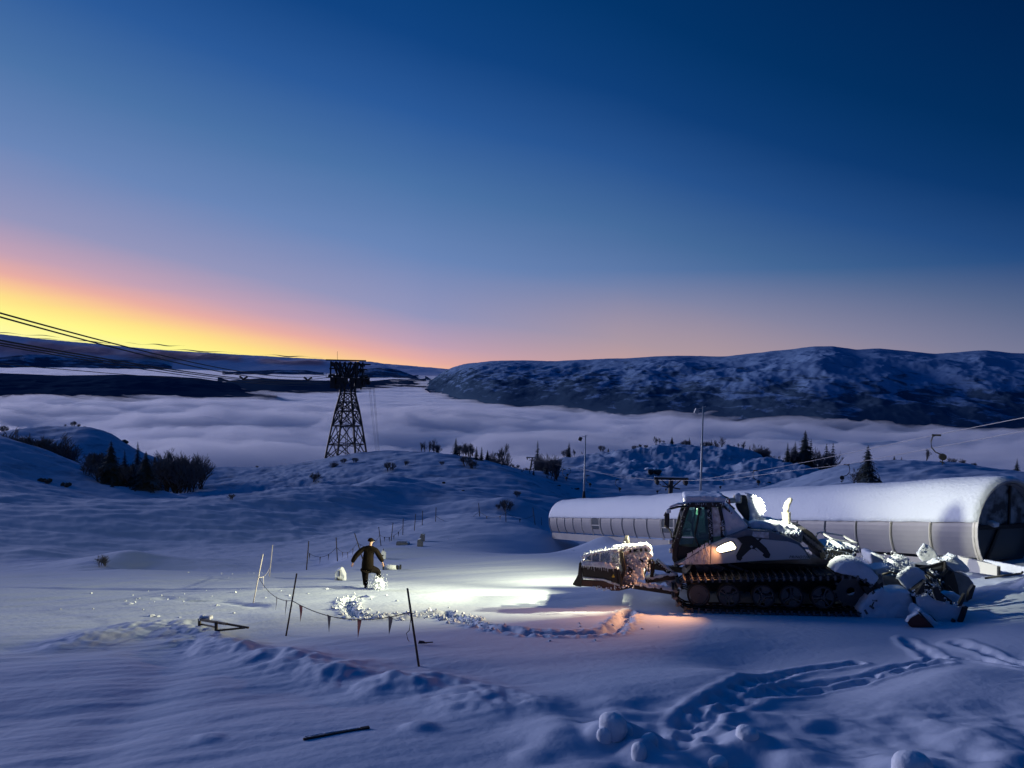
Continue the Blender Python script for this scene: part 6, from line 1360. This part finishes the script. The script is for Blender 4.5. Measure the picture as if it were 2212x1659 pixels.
for px_, yt, kd, va, lb in ((1937, 983, 's', 2, 'tiny pale spruce on the right rise'), (1953, 986, 's', 0, 'tiny dark spruce on the right rise'), (2006, 962, 'b', 1, 'faint slim birch left of the large hanger'), (2060, 990, 'b', 2, 'low shrub right of the large hanger'), (2085, 994, 'b', 3, 'wide low shrub right of the large hanger'), (2110, 1000, 'b', 2, 'last low shrub towards the right edge'), (2203, 990, 's', 0, 'spruce at the right edge of the picture'), (2030, 1000, 'b', 3, 'low dark scrub below the large hanger')):
    tree(kd, va, px_, yt, 133, sx=1.0, label=lb, group=GD)
for px_, yb_, hh_, lb in ((690, 1040, 18, 'bare round bush left below the tower'), (745, 1000, 10, 'low scrub under the tower'), (722, 1008, 9, 'low scrub left under the tower'), (770, 998, 9, 'low scrub right under the tower'), (845, 1017, 18, 'bare twiggy bush on the dome\'s face'), (1010, 1008, 22, 'frosted twin-stemmed bush on the dome\'s face'), (1028, 1012, 18, 'frosted bush right of the twin-stemmed one'), (882, 1005, 10, 'tiny bush on the dome\'s face'), (1100, 1105, 24, 'dark bush in front of the snowy mound near the tunnel'), (1085, 1098, 8, 'tiny bush by the snowy mound'), (228, 1225, 14, 'dark little bush at the left edge of the plateau'), (502, 1082, 12, 'tiny bush on the left bank'), (1125, 1075, 14, 'bare bush on the dome\'s right foot'), (560, 1013, 5, 'tiny bush at the fog\'s edge'), (960, 1008, 12, 'bare branching bush on the dome\'s upper face')):
    tree('b', rn.choice([2, 3]), px_, yb_-hh_, 100, ybase=yb_, sx=1.3, label=lb, group='scattered bare bushes')
# rocks showing through the snow
def rock(px, py, w, h, label, snow=True):
    g_ = G(px, py); k = g_.y/FPX; t_ = empty('rock', g_, label, 'rock', 'rocks showing through the snow'); r = random.Random(int(px)); mb = MB()
    for i in range(4): clump(mb, (r.uniform(-.4, .4)*w*k, r.uniform(-.2, .2)*w*k, h*k*.2), max(h, w*.35)*k*.5, r, sq=.8*h/max(h, w*.35))
    snowify(mb.build('stone', M_ROCK, t_), max(.04, h*k*.08), .25*h*k, .6, 1)
    if snow:
        mb = MB()
        for i in range(4): clump(mb, (r.uniform(-.4, .4)*w*k, .12*w*k, h*k*.55), w*.3*k, r, sq=.35)
        snowify(mb.build('snow_cap', M_SNOWC, t_), max(.04, h*k*.08), .15*h*k, .6, 2)
rock(100, 1043, 40, 14, 'dark long outcrop on the near left hill', False); rock(140, 1052, 26, 12, 'dark lower outcrop on the near left hill', False)
rock(1412, 1030, 34, 15, 'snow-capped overhanging boulder above the nearest pylon'); rock(1242, 1058, 20, 5, 'dark ledge left of the left lamp post', False); rock(1205, 1048, 24, 4, 'thin dark ledge behind the tunnel end', False)
rock(960, 1048, 14, 6, 'small dark rocks on the dome\'s dark face', False); rock(270, 955, 6, 12, 'dark crack in the far left hill', False); rock(1660, 1040, 14, 8, 'dark rock low on the knobbly hill', False); rock(1000, 1062, 10, 4, 'tiny dark rock on the dome\'s foot', False)
